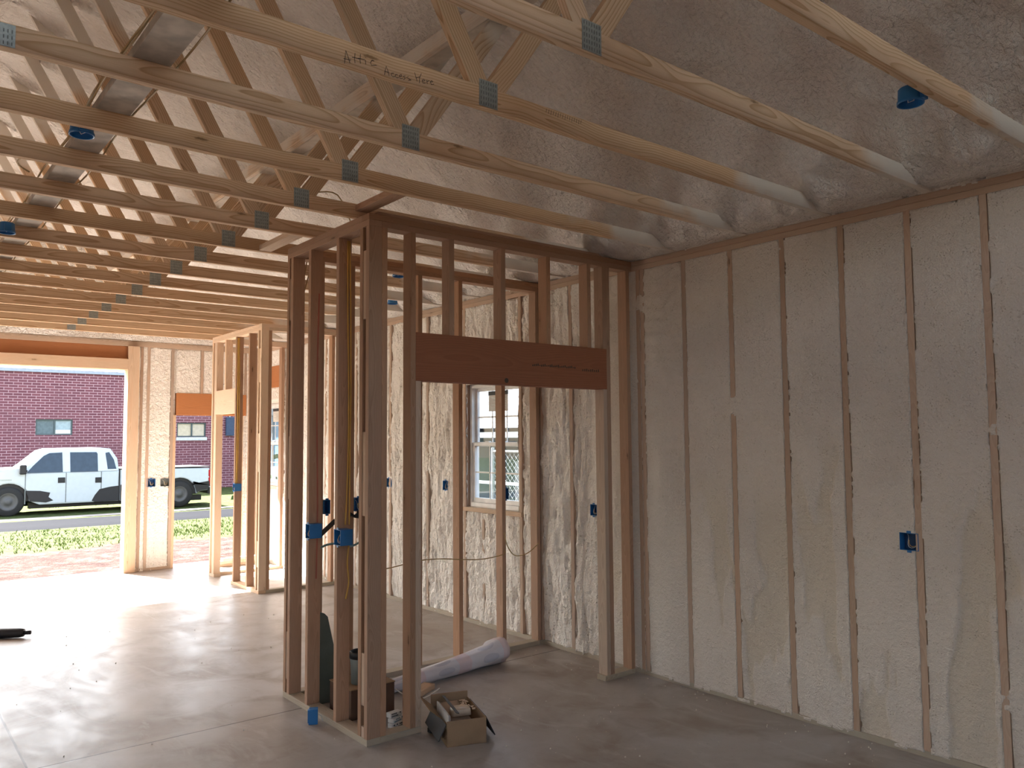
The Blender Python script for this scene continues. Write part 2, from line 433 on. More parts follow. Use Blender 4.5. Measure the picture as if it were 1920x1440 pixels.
def sheet(name, O, U, V, N, ur, vr, du, dv, hf, mat, parent=None, holes=(), keep=None):
    nu = max(2, int(round((ur[1]-ur[0])/du))+1); nv = max(2, int(round((vr[1]-vr[0])/dv))+1)
    us = np.linspace(ur[0], ur[1], nu); vs = np.linspace(vr[0], vr[1], nv)
    for (a, b, c, d) in holes:      # snap grid lines to the hole edges
        for e in (a, b): us[np.abs(us-e).argmin()] = e
        for e in (c, d): vs[np.abs(vs-e).argmin()] = e
    Ug, Vg = np.meshgrid(us, vs, indexing='ij')
    r = hf(Ug, Vg); h, patch = r if isinstance(r, tuple) else (r, np.zeros_like(Ug))
    O, U, V, N = (np.array(q, float) for q in (O, U, V, N))
    co = O+Ug[..., None]*U+Vg[..., None]*V+h[..., None]*N
    idx = np.arange(nu*nv).reshape(nu, nv)
    q = np.stack([idx[:-1, :-1], idx[1:, :-1], idx[1:, 1:], idx[:-1, 1:]], -1).reshape(-1, 4)
    cu = ((Ug[:-1, :-1]+Ug[1:, 1:])/2).ravel(); cv = ((Vg[:-1, :-1]+Vg[1:, 1:])/2).ravel()
    ok = np.ones(len(q), bool)
    for (a, b, c, d) in holes: ok &= ~((cu > a) & (cu < b) & (cv > c) & (cv < d))
    if keep is not None: ok &= keep(cu, cv)
    q = q[ok]
    if np.dot(np.cross(U, V), N) < 0: q = q[:, ::-1]
    me = bpy.data.meshes.new(name); me.vertices.add(nu*nv); me.vertices.foreach_set('co', co.reshape(-1))
    me.loops.add(q.size); me.loops.foreach_set('vertex_index', q.reshape(-1))
    me.polygons.add(len(q)); me.polygons.foreach_set('loop_start', np.arange(0, q.size, 4))
    try: me.polygons.foreach_set('loop_total', np.full(len(q), 4))
    except Exception: pass
    me.polygons.foreach_set('use_smooth', np.ones(len(q), bool))
    at = me.attributes.new('patch', 'FLOAT', 'POINT'); at.data.foreach_set('value', patch.reshape(-1).astype(np.float32))
    me.update(calc_edges=True); me.validate()
    return link(name, me, mat, parent)

def panel_pieces(axis, at0, at1, ur, vr, holes):
    """a slab with rectangular openings, as boxes in one mesh. axis X: u=y; axis Y: u=x; v=z"""
    mb = MB(); us = sorted({ur[0], ur[1], *[h[0] for h in holes], *[h[1] for h in holes]}); vs = sorted({vr[0], vr[1], *[h[2] for h in holes], *[h[3] for h in holes]})
    us = [u for u in us if ur[0] <= u <= ur[1]]; vs = [v for v in vs if vr[0] <= v <= vr[1]]
    for u0, u1 in zip(us, us[1:]):
        for v0, v1 in zip(vs, vs[1:]):
            cu, cv = (u0+u1)/2, (v0+v1)/2
            if any(h[0] < cu < h[1] and h[2] < cv < h[3] for h in holes): continue
            a = (at0, u0, v0) if axis == 'X' else (u0, at0, v0); b = (at1, u1, v1) if axis == 'X' else (u1, at1, v1)
            mb.box(a, b, bev=0)
    return mb

# ================================================================== LARGE STRUCTURE
W1 = (5.69, 6.50, 1.11, 2.30); W2 = (10.98, 11.74, 1.11, 2.30)
GAR = (-1.9, 2.80, 0, 2.74); MAN = (3.45, 4.375, 0, 2.13)

# floor slab
fl = board('floor', (XL-.15, YB-.15, -.16), (XR+.15, YF+.36, 0), M_conc, bev=0); tag(fl, 'mottled grey and brown concrete slab floor', kind='structure')

# right wall: sheathing, plates, studs, foam
wr = panel_pieces('X', XR+.14, XR+.155, (YB, YF+.15), (0, H), [W1, W2]).build('wall_right', M_darkwall)
tag(wr, 'long foam filled stud wall on the right', kind='structure')
board('sole_plate', (XR+.004, YB, 0), (XR+.14, YF, .038), M_treated, wr)
board('top_plate', (XR, YB, H-.038), (XR+.14, YF, H), M_wallwood, wr)
board('top_plate', (XR, YB, H-.076), (XR+.14, YF, H-.039), M_wallwood, wr)
studs_r = [3.7676-.4064*i for i in range(-4, 18)]
studs_r = [y for y in studs_r if y > YB+.1]
studs_r += [4.215, 5.50, 5.66, 6.53, 6.62, 7.20, 7.57, 7.97, 8.37, 8.78, 9.19, 9.6, 10.0, 10.41, 10.93, 11.80]
for y in studs_r:
    if 5.7 < y < 6.49: continue
    board('stud', (XR, y-.019, .038), (XR+.138, y+.019, H-.076), M_wallwood, wr)
for y in (5.95, 6.25): board('cripple_stud', (XR+.02, y-.019, .038), (XR+.138, y+.019, 1.06), M_wallwood, wr)
board('header', (XR-.001, 10.93, 2.53), (XR+.138, 11.78, 2.84), M_lvl_far_lit, wr)
board('sill_board', (XR-.012, 5.64, 1.068), (XR+.138, 6.55, 1.106), M_fresh, wr)
board('sill_board', (XR-.004, 10.93, 1.068), (XR+.138, 11.78, 1.106), M_fresh, wr)
SR = np.array(sorted(studs_r))
def h_right(y, z):
    d = np.abs(y[..., None]-SR).min(-1)
    rough = sstep(4.3, 5.0, y)*(1-.45*sstep(8.4, 9.4, y))
    buried = ((y > 5.1) & (y < 5.6)) | ((y > 6.58) & (y < 7.8))
    e = .0045*fbm(y*45, z*38, o=3, s=3)+.003*vn(y*8, z*9, s=5)-.0005
    lump = fbm(y*9, z*2.6, o=4, s=9); fine = fbm(y*34, z*26, o=3, s=21)
    g = fbm(y*4.2+3, z*1.15, o=4, s=31)
    gouge = sstep(.20, .26, g)*(1-rough)*sstep(.0, .5, 1.5-z+.9*vn(y*1.3, z*.8, s=44))
    ridge = np.abs(fbm(y*11, z*1.6, o=3, s=51))
    h = -.001+.004*lump+.0016*fine - gouge*(.010+.006*fbm(y*20, z*14, o=3, s=12))
    h = h + rough*(-.006+.028*lump+.013*fine-.03*np.clip(.14-ridge, 0, 1)/.14*.5)
    h = h+.006*np.sin(z*62+5*vn(y*6, z*4, s=91))*sstep(3.75, 3.82, y)*sstep(4.2, 4.12, y)*sstep(1.9, 2.3, z)
    rim = sstep(.034, .022, d)*(.003+.004*vn(y*60, z*30, s=8)); h = h+rim*(1-.5*rough)
    edge = .0190+e
    open_ = (d < edge) & ~buried
    scar = vn(y*3, z*5, s=77) > .72
    h = np.where(open_ & ~scar, -.03, h)
    h = np.where(buried & (d < .03), h-.008, h)
    te = .0032*fbm(y*30, z*0+2, o=3, s=60)+.006*vn(y*6, z*0, s=61)
    h = np.where((z > H-.073+te) & (z < H-.004+1.6*te), -.03, h)
    h = np.where(z < .016+te*2, -.03, h)
    lowf = sstep(.22, .05, z); h = h+lowf*(.010*lump-.004)*(z > .03)
    wf = ((y > 5.625) & (y < 5.69) | (y > 6.50) & (y < 6.55)) & (z > 1.0) & (z < 2.36)
    h = np.where(wf, -.03+.02*(fine > .2), h)
    h = np.where((y > 5.63) & (y < 6.56) & (z > 1.06) & (z < 1.12), -.03, h)
    h = np.where((y > 10.93) & (y < 11.78) & (((z > 2.53) & (z < 2.84)) | ((z > 1.0) & (z < 2.34))), -.03, h)
    return h, np.clip(gouge+.35*sstep(.25, .6, lump)*rough, 0, 1)
NR = (-1, 0, 0)
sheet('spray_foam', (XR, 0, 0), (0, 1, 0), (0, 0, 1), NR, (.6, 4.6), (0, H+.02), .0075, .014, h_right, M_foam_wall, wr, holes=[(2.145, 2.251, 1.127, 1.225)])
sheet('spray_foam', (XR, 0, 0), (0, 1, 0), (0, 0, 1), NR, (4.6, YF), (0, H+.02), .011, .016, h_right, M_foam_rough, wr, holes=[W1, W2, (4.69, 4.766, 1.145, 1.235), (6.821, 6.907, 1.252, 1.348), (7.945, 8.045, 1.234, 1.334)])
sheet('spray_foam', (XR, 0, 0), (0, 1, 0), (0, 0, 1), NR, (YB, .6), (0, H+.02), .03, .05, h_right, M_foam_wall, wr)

# far wall with the garage opening and the side doorway
wf_ = panel_pieces('Y', YF+.14, YF+.155, (XL-.15, XR+.155), (0, H), [GAR, MAN]).build('wall_far', M_darkwall)
tag(wf_, 'far foam filled wall with the wide garage opening and a doorway', kind='structure')
board('top_plate', (XL, YF, H-.076), (XR, YF+.14, H), M_plate, wf_)
board('garage_header', (GAR[0]-.1, YF+.035, 2.80), (2.85, YF+.13, H-.077), M_lvl_far_lit, wf_)
board('header_trim', (GAR[0]-.1, YF-.038, 2.74), (2.80, YF, 2.885), M_fresh, wf_)
board('jamb_trim', (2.80, YF-.038, 0), (2.945, YF, H-.08), M_fresh, wf_)
board('jamb_trim', (GAR[0]-.145, YF-.038, 0), (GAR[0], YF, H-.08), M_fresh, wf_)
board('jamb_stud', (2.80, YF, 0), (2.838, YF+.14, 2.80), M_fresh, wf_)
board('jamb_stud', (GAR[0]-.038, YF, 0), (GAR[0], YF+.14, 2.80), M_fresh, wf_)
board('head_jamb', (GAR[0], YF, 2.74), (2.80, YF+.14, 2.778), M_fresh, wf_)
fs = [2.985, 3.075, 3.392, 3.80, 4.20, 4.434, 4.60]
for x in fs:
    z0 = 2.44 if 3.45 < x < 4.45 else .038
    board('stud', (x-.019, YF, z0), (x+.019, YF+.138, H-.076), M_wallwood, wf_)
board('door_header', (3.45, YF-.002, 2.13), (4.45, YF+.138, 2.44), M_lvl_far_lit, wf_)
board('door_jamb', (3.412, YF, 0), (3.45, YF+.14, 2.13), M_fresh, wf_)
board('door_jamb', (4.375, YF, 0), (4.413, YF+.14, 2.13), M_fresh, wf_)
board('sole_plate', (2.84, YF, 0), (3.411, YF+.138, .038), M_plate, wf_)
FS = np.array(fs+[-2.3, -2.7, -3.1])
def h_far(x, z):
    d = np.abs(x[..., None]-FS).min(-1)
    e = .004*fbm(x*45, z*38, o=3, s=103); lump = fbm(x*9, z*3.5, o=4, s=109); fine = fbm(x*40, z*30, o=3, s=121)
    h = .012*lump+.006*fine-.004
    h = np.where(d < .017+e, -.03, h); h = np.where(z > H-.074+.01*vn(x*20, z*0, s=3), -.03, h)
    h = np.where((x > 3.41) & (x < 3.45), -.03, h); h = np.where((x > 3.44) & (x < 4.46) & (z < 2.44), -.03, h)
    return h, np.clip(sstep(.2, .6, lump), 0, 1)*.5
sheet('spray_foam', (0, YF, 0), (1, 0, 0), (0, 0, 1), (0, -1, 0), (2.845, XR), (.038, H+.01), .010, .016, h_far, M_foam_rough, wf_, holes=[(3.44, 4.375, 0, 2.44), (3.077, 3.193, 1.142, 1.248), (3.26, 3.376, 1.137, 1.243)])
sheet('spray_foam', (0, YF, 0), (1, 0, 0), (0, 0, 1), (0, -1, 0), (XL, GAR[0]-.05), (.038, H+.01), .04, .05, h_far, M_foam_rough, wf_)
for nm_, ya_, yb_ in (('gable_sheathing', YF+.06, YF+.155),):
    b = MB(); b.prism([(XL-.3, H-.002), (XR+.3, H-.002), (XR+.3, H+.10), (RIDGE, 5.36), (XL-.3, H+.10)], 'Y', ya_, yb_); tag(b.build(nm_, M_darkwall, wf_ if ya_ > 0 else None), kind=None if ya_ > 0 else 'structure')
def gable_keep(cu, cv): return cv < 3.16+.5*np.where(cu > RIDGE, XR-cu, XR-RIDGE-(RIDGE-cu))+.03
sheet('gable_foam', (0, YF, 0), (1, 0, 0), (0, 0, 1), (0, -1, 0), (XL-.1, XR+.1), (H, 5.3), .03, .03,
      lambda x, z: .03+.05*fbm(x*3, z*3, o=4, s=7)+.01*fbm(x*22, z*22, o=2, s=8), M_foam_roof, wf_, keep=gable_keep)

# left wall (beyond the left edge of the view), with openings added to let daylight in
LW = [(-1.6, -.4, .9, 2.3), (2.6, 3.8, .9, 2.3), (6.6, 7.8, .9, 2.3)]
wl = panel_pieces('X', XL-.155, XL-.14, (YB, YF+.15), (0, H), LW).build('wall_left', M_darkwall)
tag(wl, 'left stud wall with openings added for daylight, outside the view', kind='structure')
sl = [-3.2, -2.62, .62, 1.0, 1.5, 2.0, 2.58, 4.22, 4.7, 5.2, 5.7, 6.2, 6.58, 8.22, 8.7, 9.2, 9.7, 10.2, 10.7, 11.2, 11.7]
SL = np.array(sl)
for y in sl: board('stud', (XL-.138, y-.019, .038), (XL, y+.019, H-.076), M_wallwood, wl)
board('top_plate', (XL-.14, YB, H-.076), (XL, YF, H), M_plate, wl); board('sole_plate', (XL-.14, YB, 0), (XL, YF, .038), M_plate, wl)
def h_left(y, z):
    d = np.abs(y[..., None]-SL).min(-1)
    return np.where(d < .02, -.03, .006*fbm(y*8, z*3, o=3, s=200))
sheet('spray_foam', (XL, 0, 0), (0, 1, 0), (0, 0, 1), (1, 0, 0), (YB, YF), (.03, H-.07), .03, .06, h_left, M_foam_wall, wl, holes=LW)
# back wall behind the camera, with an opening added to let daylight in
BW = [(-2.4, -1.2, 0, 2.1)]
wb = panel_pieces('Y', YB-.155, YB-.14, (XL-.15, XR+.155), (0, H), BW).build('wall_back', M_darkwall)
tag(wb, 'back wall behind the viewer with an opening added for daylight', kind='structure')
sheet('spray_foam', (0, YB, 0), (1, 0, 0), (0, 0, 1), (0, 1, 0), (XL, XR), (0, H), .05, .08, lambda x, z: .006*fbm(x*8, z*3, o=3, s=210), M_foam_wall, wb, holes=BW)
board('top_plate', (XL, YB-.14, H-.076), (XR, YB, H), M_plate, wb)  # back gable above is left open to light the trusses from behind

# ceiling: sprayed underside of the two roof slopes, decking above
def roof_h(sgn):
    def f(u, y):          # u = horizontal run from the ridge
        x = RIDGE+sgn*u; run = (XR-RIDGE)-u
        big = fbm(x*1.1, y*1.1, o=4, s=300); mid = fbm(x*4.5, y*4.5, o=4, s=310); fine = fbm(x*12, y*12, o=4, s=320)
        zz = 3.17+.5*run
        ea = sstep(.75, .12, run)                    # the heel: bulging billows down to the plate
        bil = np.abs(fbm(x*5.5, y*7, o=3, s=330))
        k = (y-T0)/TS; dk = np.abs(k-np.round(k))*TS
        rib = sstep(.075, .02, np.abs(dk-0))*sstep(2.6, 3.6, run)
        h = .05*big+.032*mid+.018*fine-.03
        lum = np.abs(fbm(x*13, y*13, o=3, s=360))
        h = h-ea*(.05+.13*np.clip(bil, 0, .5)+.05*lum)-.035*rib
        hb = ea*.02
        return zz+h*(1-.3*ea)-hb
    def g(u, y):
        z = f(u, y); run = (XR-RIDGE)-u
        z = np.maximum(z, 3.150+.01*vn(u*9, y*9, s=340))
        return z, np.clip(sstep(.1, .5, fbm(u*2, y*2, o=3, s=350)), 0, 1)*.6
    return g
rr = XR-RIDGE
ce = board('ceiling', (RIDGE-.05, YB-.1, 5.36), (RIDGE+.05, YF+.2, 5.40), M_darkwall, bev=0)
tag(ce, 'sloping roof underside coated in sprayed foam', kind='structure')
for sg in (1, -1):
    b = MB(); xr = RIDGE+sg*(rr+.55)
    z0, z1 = 5.36, 5.36-.5*(rr+.55)
    b.prism([(RIDGE, z0), (xr, z1), (xr, z1+.03), (RIDGE, z0+.03)], 'Y', YB-.1, YF+.2)
    b.build('roof_deck', M_darkwall, ce)
    sheet('spray_foam', (RIDGE, 0, 0), (sg, 0, 0), (0, 1, 0), (0, 0, 1), (0, rr+.12), (YB, YF+.1), .024 if sg > 0 else .04, .024 if sg > 0 else .04, roof_h(sg), M_foam_roof, ce)
    b = MB(); xw = XR+.14 if sg > 0 else XL-.14
    b.box((xw, YB-.1, H), (xw+sg*.02, YF+.2, 3.62), bev=0); b.build('eave_blocking', M_darkwall, ce)

# ================================================================== WINDOWS in the right wall
def window(name, Wd, label):
    y0, y1, z0, z1 = Wd; zm = (z0+z1)/2+.01
    wo_ = MB()
    xo, xi = XR+.135, XR+.045                        # outer and inner face of the vinyl frame
    f = .035
    for a, b in (((xi, y0, z0), (xo, y0+f, z1)), ((xi, y1-f, z0), (xo, y1, z1)), ((xi, y0+f, z1-f), (xo, y1-f, z1)), ((xi-.012, y0+f, z0), (xo, y1-f, z0+f+.01))):
        wo_.box(a, b, bev=.003)
    w = wo_.build(name, M_vinyl); tag(w, label, kind='structure')
    for nm, (a0, a1, x0, x1) in {'lower_sash': (z0+.045, zm+.02, xi+.012, xi+.042), 'upper_sash': (zm-.02, z1-f, xi+.046, xi+.076)}.items():
        b = MB(); s_ = .032
        ya, yb = y0+f, y1-f
        b.box((x0, ya, a0), (x1, ya+s_, a1), bev=.002).box((x0, yb-s_, a0), (x1, yb, a1), bev=.002)
        b.box((x0, ya+s_, a0), (x1, yb-s_, a0+s_+.012), bev=.002).box((x0, ya+s_, a1-s_), (x1, yb-s_, a1), bev=.002)
        sash = b.build(nm, M_vinyl, w)
        b = MB(); xm = (x0+x1)/2
        for i in (1, 2):
            yy = ya+s_+(yb-ya-2*s_)*i/3; b.box((xm-.003, yy-.007, a0+s_), (xm+.003, yy+.007, a1-s_), bev=0)
        zz = (a0+a1)/2; b.box((xm-.003, ya+s_, zz-.007), (xm+.003, yb-s_, zz+.007), bev=0)
        b.build('muntin_grid', M_vinyl, sash)
        b = MB(); b.box((xm+.005, ya+s_-.005, a0+s_), (xm+.009, yb-s_+.005, a1-s_+.005), bev=0); b.build('glass_pane', M_glass, sash)
        if nm == 'upper_sash':
            yc = (ya+yb)/2; b = MB(); b.box((x0-.003, yc-.15, a1-s_-.20), (x0-.001, yc+.15, a1-s_-.005), bev=0)
            st = b.build('sticker', M_paper, sash)
            b = MB(); b.box((x0-.0045, yc-.155, a1-s_-.045), (x0-.003, yc+.155, a1-s_-.006), bev=0); b.build('sticker_header', M_ink, st)
            b = MB()
            for i in range(5): b.box((x0-.004, yc-.12, a1-s_-.075-.022*i), (x0-.0031, yc+.12-.04*(i % 3), a1-s_-.070-.022*i), bev=0)
            b.build('sticker_print', M_galv, st)
    for yy in (y0+.28, y1-.28):
        b = MB(); b.box((xi+.0, yy-.03, zm+.02), (xi+.03, yy+.03, zm+.032)); b.build('sash_lock', M_vinyl, w)
    return w
window('window_1', W1, 'white double hung window behind the near closet')
window('window_2', W2, 'white double hung window in the far corner')

# ================================================================== ROOF TRUSSES
def gusset(x, y, w, z0, z1, par, name='gusset_plate'):
    b = MB(); b.box((x-w/2, y-.0022, z0), (x+w/2, y-.0004, z1), bev=0); g = b.build(name, M_galv, par)
    b = MB(); n = int(w/.0125)
    for i in range(n):
        for j in range(int((z1-z0)/.022)):
            xx = x-w/2+.008+i*.0125; zz = z0+.006+j*.022
            b.box((xx, y-.003, zz), (xx+.0035, y-.0021, zz+.012), bev=0)
    b.build('tooth_slots', M_slot, g); return g
def make_truss(y):
    t = empty('roof_truss', (RIDGE, y, H), '', 'roof truss', 'pine roof trusses spanning the ceiling')
    c = .089
    board('bottom_chord', (.31, y, H+.001), (XR+.13, y+.038, H+c), M_pine, t)
    board('bottom_chord', (XL-.13, y, H+.001), (.309, y+.038, H+c), M_pine, t)
    for sg in (1, -1):
        n0 = RIDGE+sg*(XG-RIDGE)
        b = MB(); b.beam((n0-sg*.035, y+.019, H+.085), (RIDGE+sg*.10, y+.019, 5.14), c, .037, (1, 0, 0)); b.build('web', M_pine, t)
        b = MB(); b.beam((n0+sg*.035, y+.019, H+.085), (n0+sg*.72, y+.019, H+1.05), c, .037, (1, 0, 0)); b.build('web', M_pine, t)
        gusset(n0, y, .095, H+.004, H+.116, t)
    gusset(.285, y, .17, H+.004, H+.085, t, 'splice_plate')
    return t
ords = {2: 'second', 3: 'third', 4: 'fourth', 5: 'fifth', 6: 'sixth', 7: 'seventh', 8: 'eighth', 9: 'ninth', 10: 'tenth', 11: 'eleventh', 12: 'twelfth', 13: 'thirteenth', 14: 'fourteenth'}
proto = make_truss(T0+TS)
def copy_thing(r, loc):
    c = r.copy(); COL.objects.link(c); c.location = loc
    for ch in list(r.children):
        d = ch.copy(); COL.objects.link(d); d.parent = c
        for g in list(ch.children):
            e = g.copy(); COL.objects.link(e); e.parent = d
    return c
for k in range(-2, 16):
    t = proto if k == 1 else copy_thing(proto, (RIDGE, T0+TS*k, H))
    if k == -2: L = 'pine roof truss just overhead of the viewer, nearest of all'
    elif k == -1: L = 'pine roof truss across the top right corner beside the blue ceiling box'
    elif k == 0: L = 'pine roof truss directly in front of the one with handwriting'
    elif k == 1: L = 'pine roof truss with Attic Access Here handwritten on its bottom chord'
    elif k == 2: L = 'pine roof truss directly behind the one with handwriting'
    elif k == 15: L = 'pine roof truss nearest the garage opening wall'
    else: L = f'pine roof truss, {ords[k-1]} behind the one with handwriting'
    t['label'] = L
    for i, ch in enumerate(t.children):       # small natural unevenness of the lumber
        pass
# handwriting on the truss face
yt = T0+TS-.0012
STR = {
 'attic': [[(17, 405), (20, 370), (23, 335), (35, 368), (45, 402)], [(12, 378), (50, 386)], [(72, 348), (69, 380), (72, 402)], [(56, 370), (94, 378)], [(101, 352), (98, 385), (101, 404)], [(88, 374), (124, 382)],
           [(127, 384), (129, 408)], [(128, 368), (130, 371)], [(175, 388), (163, 384), (155, 398), (160, 412), (187, 412)]],
 'access': [[(232, 466), (236, 440), (241, 416), (250, 440), (258, 470)], [(232, 444), (256, 452)], [(285, 456), (272, 455), (270, 468), (280, 476), (290, 474)], [(306, 464), (294, 463), (292, 474), (302, 482), (312, 480)],
            [(316, 474), (330, 472), (326, 462), (316, 468), (320, 486), (334, 486)], [(350, 470), (338, 472), (350, 484), (340, 492)], [(368, 474), (356, 478), (376, 490), (384, 494), (368, 496)]],
 'here': [[(404, 450), (412, 476), (419, 502)], [(444, 456), (434, 480), (432, 512)], [(410, 482), (438, 474)], [(450, 500), (466, 498), (458, 488), (448, 496), (454, 512), (468, 512)], [(476, 494), (480, 516)], [(478, 502), (492, 498)], [(497, 506), (514, 504), (506, 496), (498, 504), (504, 520), (520, 518)]]}
def wpt(a, b):   # strokes drawn in the chord's own plane: a along the board, b down it (millimetre-like units)
    return (1.309+a*.00077, yt, 3.190-(b-335)*.000686+(a-17)*.000212)
for wd, strokes in STR.items():
    b = MB()
    for st in strokes: b.tube([wpt(*p) for p in st], .0011, 4)
    hw = b.build('handwritten_word', M_pencil, proto); tag(hw, 'dark pencil word ' + wd.capitalize())
b = MB()
for i in range(16): b.tube([(2.30+i*.014, yt, 3.222), (2.296+i*.014, yt, 3.206-(i % 3)*.003)], .001, 4)
b.build('stamp_mark', M_pencil, proto)

# longitudinal boards in the attic
lb = board('walk_board', (.75, -.5, H+.0895), (.89, YF-.3, H+.128), plain('sprayed_board', (.52, .46, .39), .7, var=.25)); recenter(lb)
tag(lb, 'foam spattered board lying flat across the tops of the bottom chords at upper left', 'board')
lb = board('web_brace', (2.40, 1.3, 3.93), (2.438, YF-.2, 4.02), M_pine); recenter(lb)
tag(lb, 'long brace on edge tying the truss webs under the right roof slope', 'brace')
lb = board('web_brace', (2.44, 1.3, 3.93), (2.53, YF-.2, 3.968), plain('sprayed_brace', (.60, .54, .46), .7, var=.15)); recenter(lb)
tag(lb, 'foam whitened flat brace beside the long brace on edge under the roof', 'brace')

# ================================================================== CLOSET FRAMES
PT = H-.076
def zbox(name, x0, x1, y0, y1, z0, z1, mat, par, **k): return board(name, (x0, y0, z0), (x1, y1, z1), mat, par, **k)
# near closet, front
f1 = empty('closet_front_frame', (X0, Y0, 0), 'near closet front stud frame with a doorway under an orange header', 'wall frame')
zbox('sole_plate', X0+.0895, 2.712, Y0, Y0+.089, 0, .038, M_treated, f1); zbox('sole_plate', 4.295, XR-.03, Y0, Y0+.089, 0, .038, M_treated, f1)
zbox('top_plate', X0+.0895, XR-.002, Y0, Y0+.089, PT, H-.0385, M_fir, f1); zbox('top_plate', X0, XR-.002, Y0, Y0+.089, H-.038, H, M_fir, f1)
zbox('nailing_board', 2.44, XR-.05, Y0+.065, Y0+.14, H+.0005, H+.038, M_fir, f1)
tag(zbox('door_header', 2.6725, 4.3535, Y0-.001, Y0+.089, 2.136, 2.44, M_lvl, f1), 'dark orange laminated header')
for x, z0, z1, nm in ((2.4315, .038, PT, 'stud'), (2.634, .038, PT, 'king_stud'), (2.673, .038, 2.1355, 'jack_stud'), (4.316, .038, 2.1355, 'jack_stud'), (4.355, .038, PT, 'king_stud'), (4.575, .038, PT, 'stud'),
                      (2.926, 2.4405, PT, 'cripple_stud'), (3.35, 2.4405, PT, 'cripple_stud'), (3.757, 2.4405, PT, 'cripple_stud'), (4.159, 2.4405, PT, 'cripple_stud'), (4.316, 2.4405, PT, 'cripple_stud')):
    zbox(nm, x, x+.038, Y0, Y0+.089, z0, z1, M_fir if nm != 'jack_stud' else M_plate, f1)
# stamp text on the header
b = MB()
for i in range(26): b.box((3.62+i*.016, Y0-.0022, 2.275+(i % 5)*.001), (3.629+i*.016, Y0-.0008, 2.286+(i % 4)*.003), bev=0)
for i in range(9): b.box((4.10+i*.02, Y0-.0022, 2.262), (4.108+i*.02, Y0-.0008, 2.275+(i % 3)*.003), bev=0)
b.build('lumber_stamp', M_pencil, f1)
b = MB(); b.lathe((3.39, Y0-.0015, 2.165), [(.0, -.001), (.012, -.0012), (.017, 0)], 'Y', 14); b.build('knot', M_pencil, f1)
# near closet, left side
f2 = empty('closet_side_frame', (X0, Y0+.1, 0), 'near closet left side stud frame facing the open room', 'wall frame')
zbox('sole_plate', X0, X0+.089, Y0, Y1, 0, .038, M_treated, f2)
zbox('top_plate', X0, X0+.089, Y0, Y1, PT, H-.0385, M_fir, f2); zbox('top_plate', X0, X0+.089, Y0+.0895, Y1, H-.038, H, M_fir, f2)
for y in (Y0, 4.35, 4.665, 5.08, 5.37, 5.43): zbox('stud', X0, X0+.089, y, y+.0375, .038, PT, M_fir, f2)
for y, w, zs in ((4.312, .0375, ((2.5, 2.92), (1.32, 1.82), (.22, .52), (.038, .10))), (5.408, .0215, ((2.62, 2.92), (1.36, 1.8), (.13, .45)))):
    for z0, z1 in zs: zbox('spacer_block', X0+.004, X0+.089, y, y+w, z0, z1, M_plate, f2, bev=.001)
b = MB(); cl_ = [(2.398+.006*math.sin(i*.9), .85+i*.24) for i in range(9)]; b.prism([(x_-.005, z_) for x_, z_ in cl_]+[(x_+.006, z_) for x_, z_ in cl_[::-1]], 'Y', 5.0790, 5.0799)
tag(b.build('chalk_line', plain('red_chalk', (.40, .14, .10), .9), f2), 'faint red line on the middle stud')
# near closet, back
f3 = empty('closet_back_frame', (X0+.2, Y1, 0), 'near closet back stud frame in front of the white window', 'wall frame')
ya, yb = Y1-.089, Y1
zbox('sole_plate', X0+.0895, XR-.03, ya, yb, 0, .038, M_treated, f3)
zbox('top_plate', X0+.0895, XR-.002, ya, yb, PT, H-.0385, M_fir, f3); zbox('top_plate', X0+.0895, XR-.002, ya, yb, H-.038, H, M_fir, f3)
for x in (2.55, 2.795, 2.985, 3.385, 3.772, 4.213, 4.595): zbox('stud', x, x+.038, ya, yb, .038, PT, M_fir, f3)
# far closet
def corner_blocks(x, y, par):
    for z0, z1 in ((2.45, 2.85), (1.4, 1.85), (.3, .6)): zbox('spacer_block', x+.004, x+.089, y, y+.0375, z0, z1, M_fresh, par)
g1 = empty('closet_side_frame', (XC, YC0+.1, 0), 'far closet side stud frame with a narrow framed opening, nearest the doorway', 'wall frame')
zbox('sole_plate', XC, XC+.089, YC0, 10.08, 0, .038, M_fresh, g1); zbox('sole_plate', XC, XC+.089, 10.70, 10.90, 0, .038, M_fresh, g1)
zbox('top_plate', XC, XC+.089, YC0, 10.90, PT, H-.0385, M_fresh, g1); zbox('top_plate', XC, XC+.089, YC0+.09, 10.90, H-.038, H, M_fresh, g1)
for y, z1, mt in ((YC0, PT, M_fresh), (YC0+.077, PT, M_fresh), (9.56, PT, M_fir), (10.0, PT, M_fir), (10.76, PT, M_fresh), (10.86, PT, M_fresh)): zbox('stud', XC, XC+.089, y, y+.038, .038, z1, mt, g1)
zbox('jack_stud', XC, XC+.089, 10.72, 10.758, .038, 2.108, M_fresh, g1)
zbox('door_header', XC-.001, XC+.088, 10.039, 10.759, 2.11, 2.42, M_fresh, g1)
for y in (10.38, 10.72): zbox('cripple_stud', XC, XC+.089, y, y+.038, 2.4205, PT, M_fresh, g1)
corner_blocks(XC, YC0+.0385, g1)
g2 = empty('closet_front_frame', (XC+.2, YC0, 0), 'far closet front stud frame seen beyond the near closet corner', 'wall frame')
zbox('sole_plate', XC+.09, XR-.03, YC0, YC0+.089, 0, .038, M_treated, g2)
zbox('top_plate', XC+.09, XR-.002, YC0, YC0+.089, PT, H-.0385, M_fresh, g2); zbox('top_plate', XC, XR-.002, YC0, YC0+.089, H-.038, H, M_fresh, g2)
for x in (XC+.09, 4.11, 4.53): zbox('stud', x, x+.038, YC0, YC0+.089, .038, PT, M_fir, g2)
g3 = empty('closet_back_frame', (XC+.2, 10.90, 0), 'far closet back stud frame beside the corner window', 'wall frame')
zbox('sole_plate', XC+.09, XR-.03, 10.811, 10.90, 0, .038, M_fresh, g3)
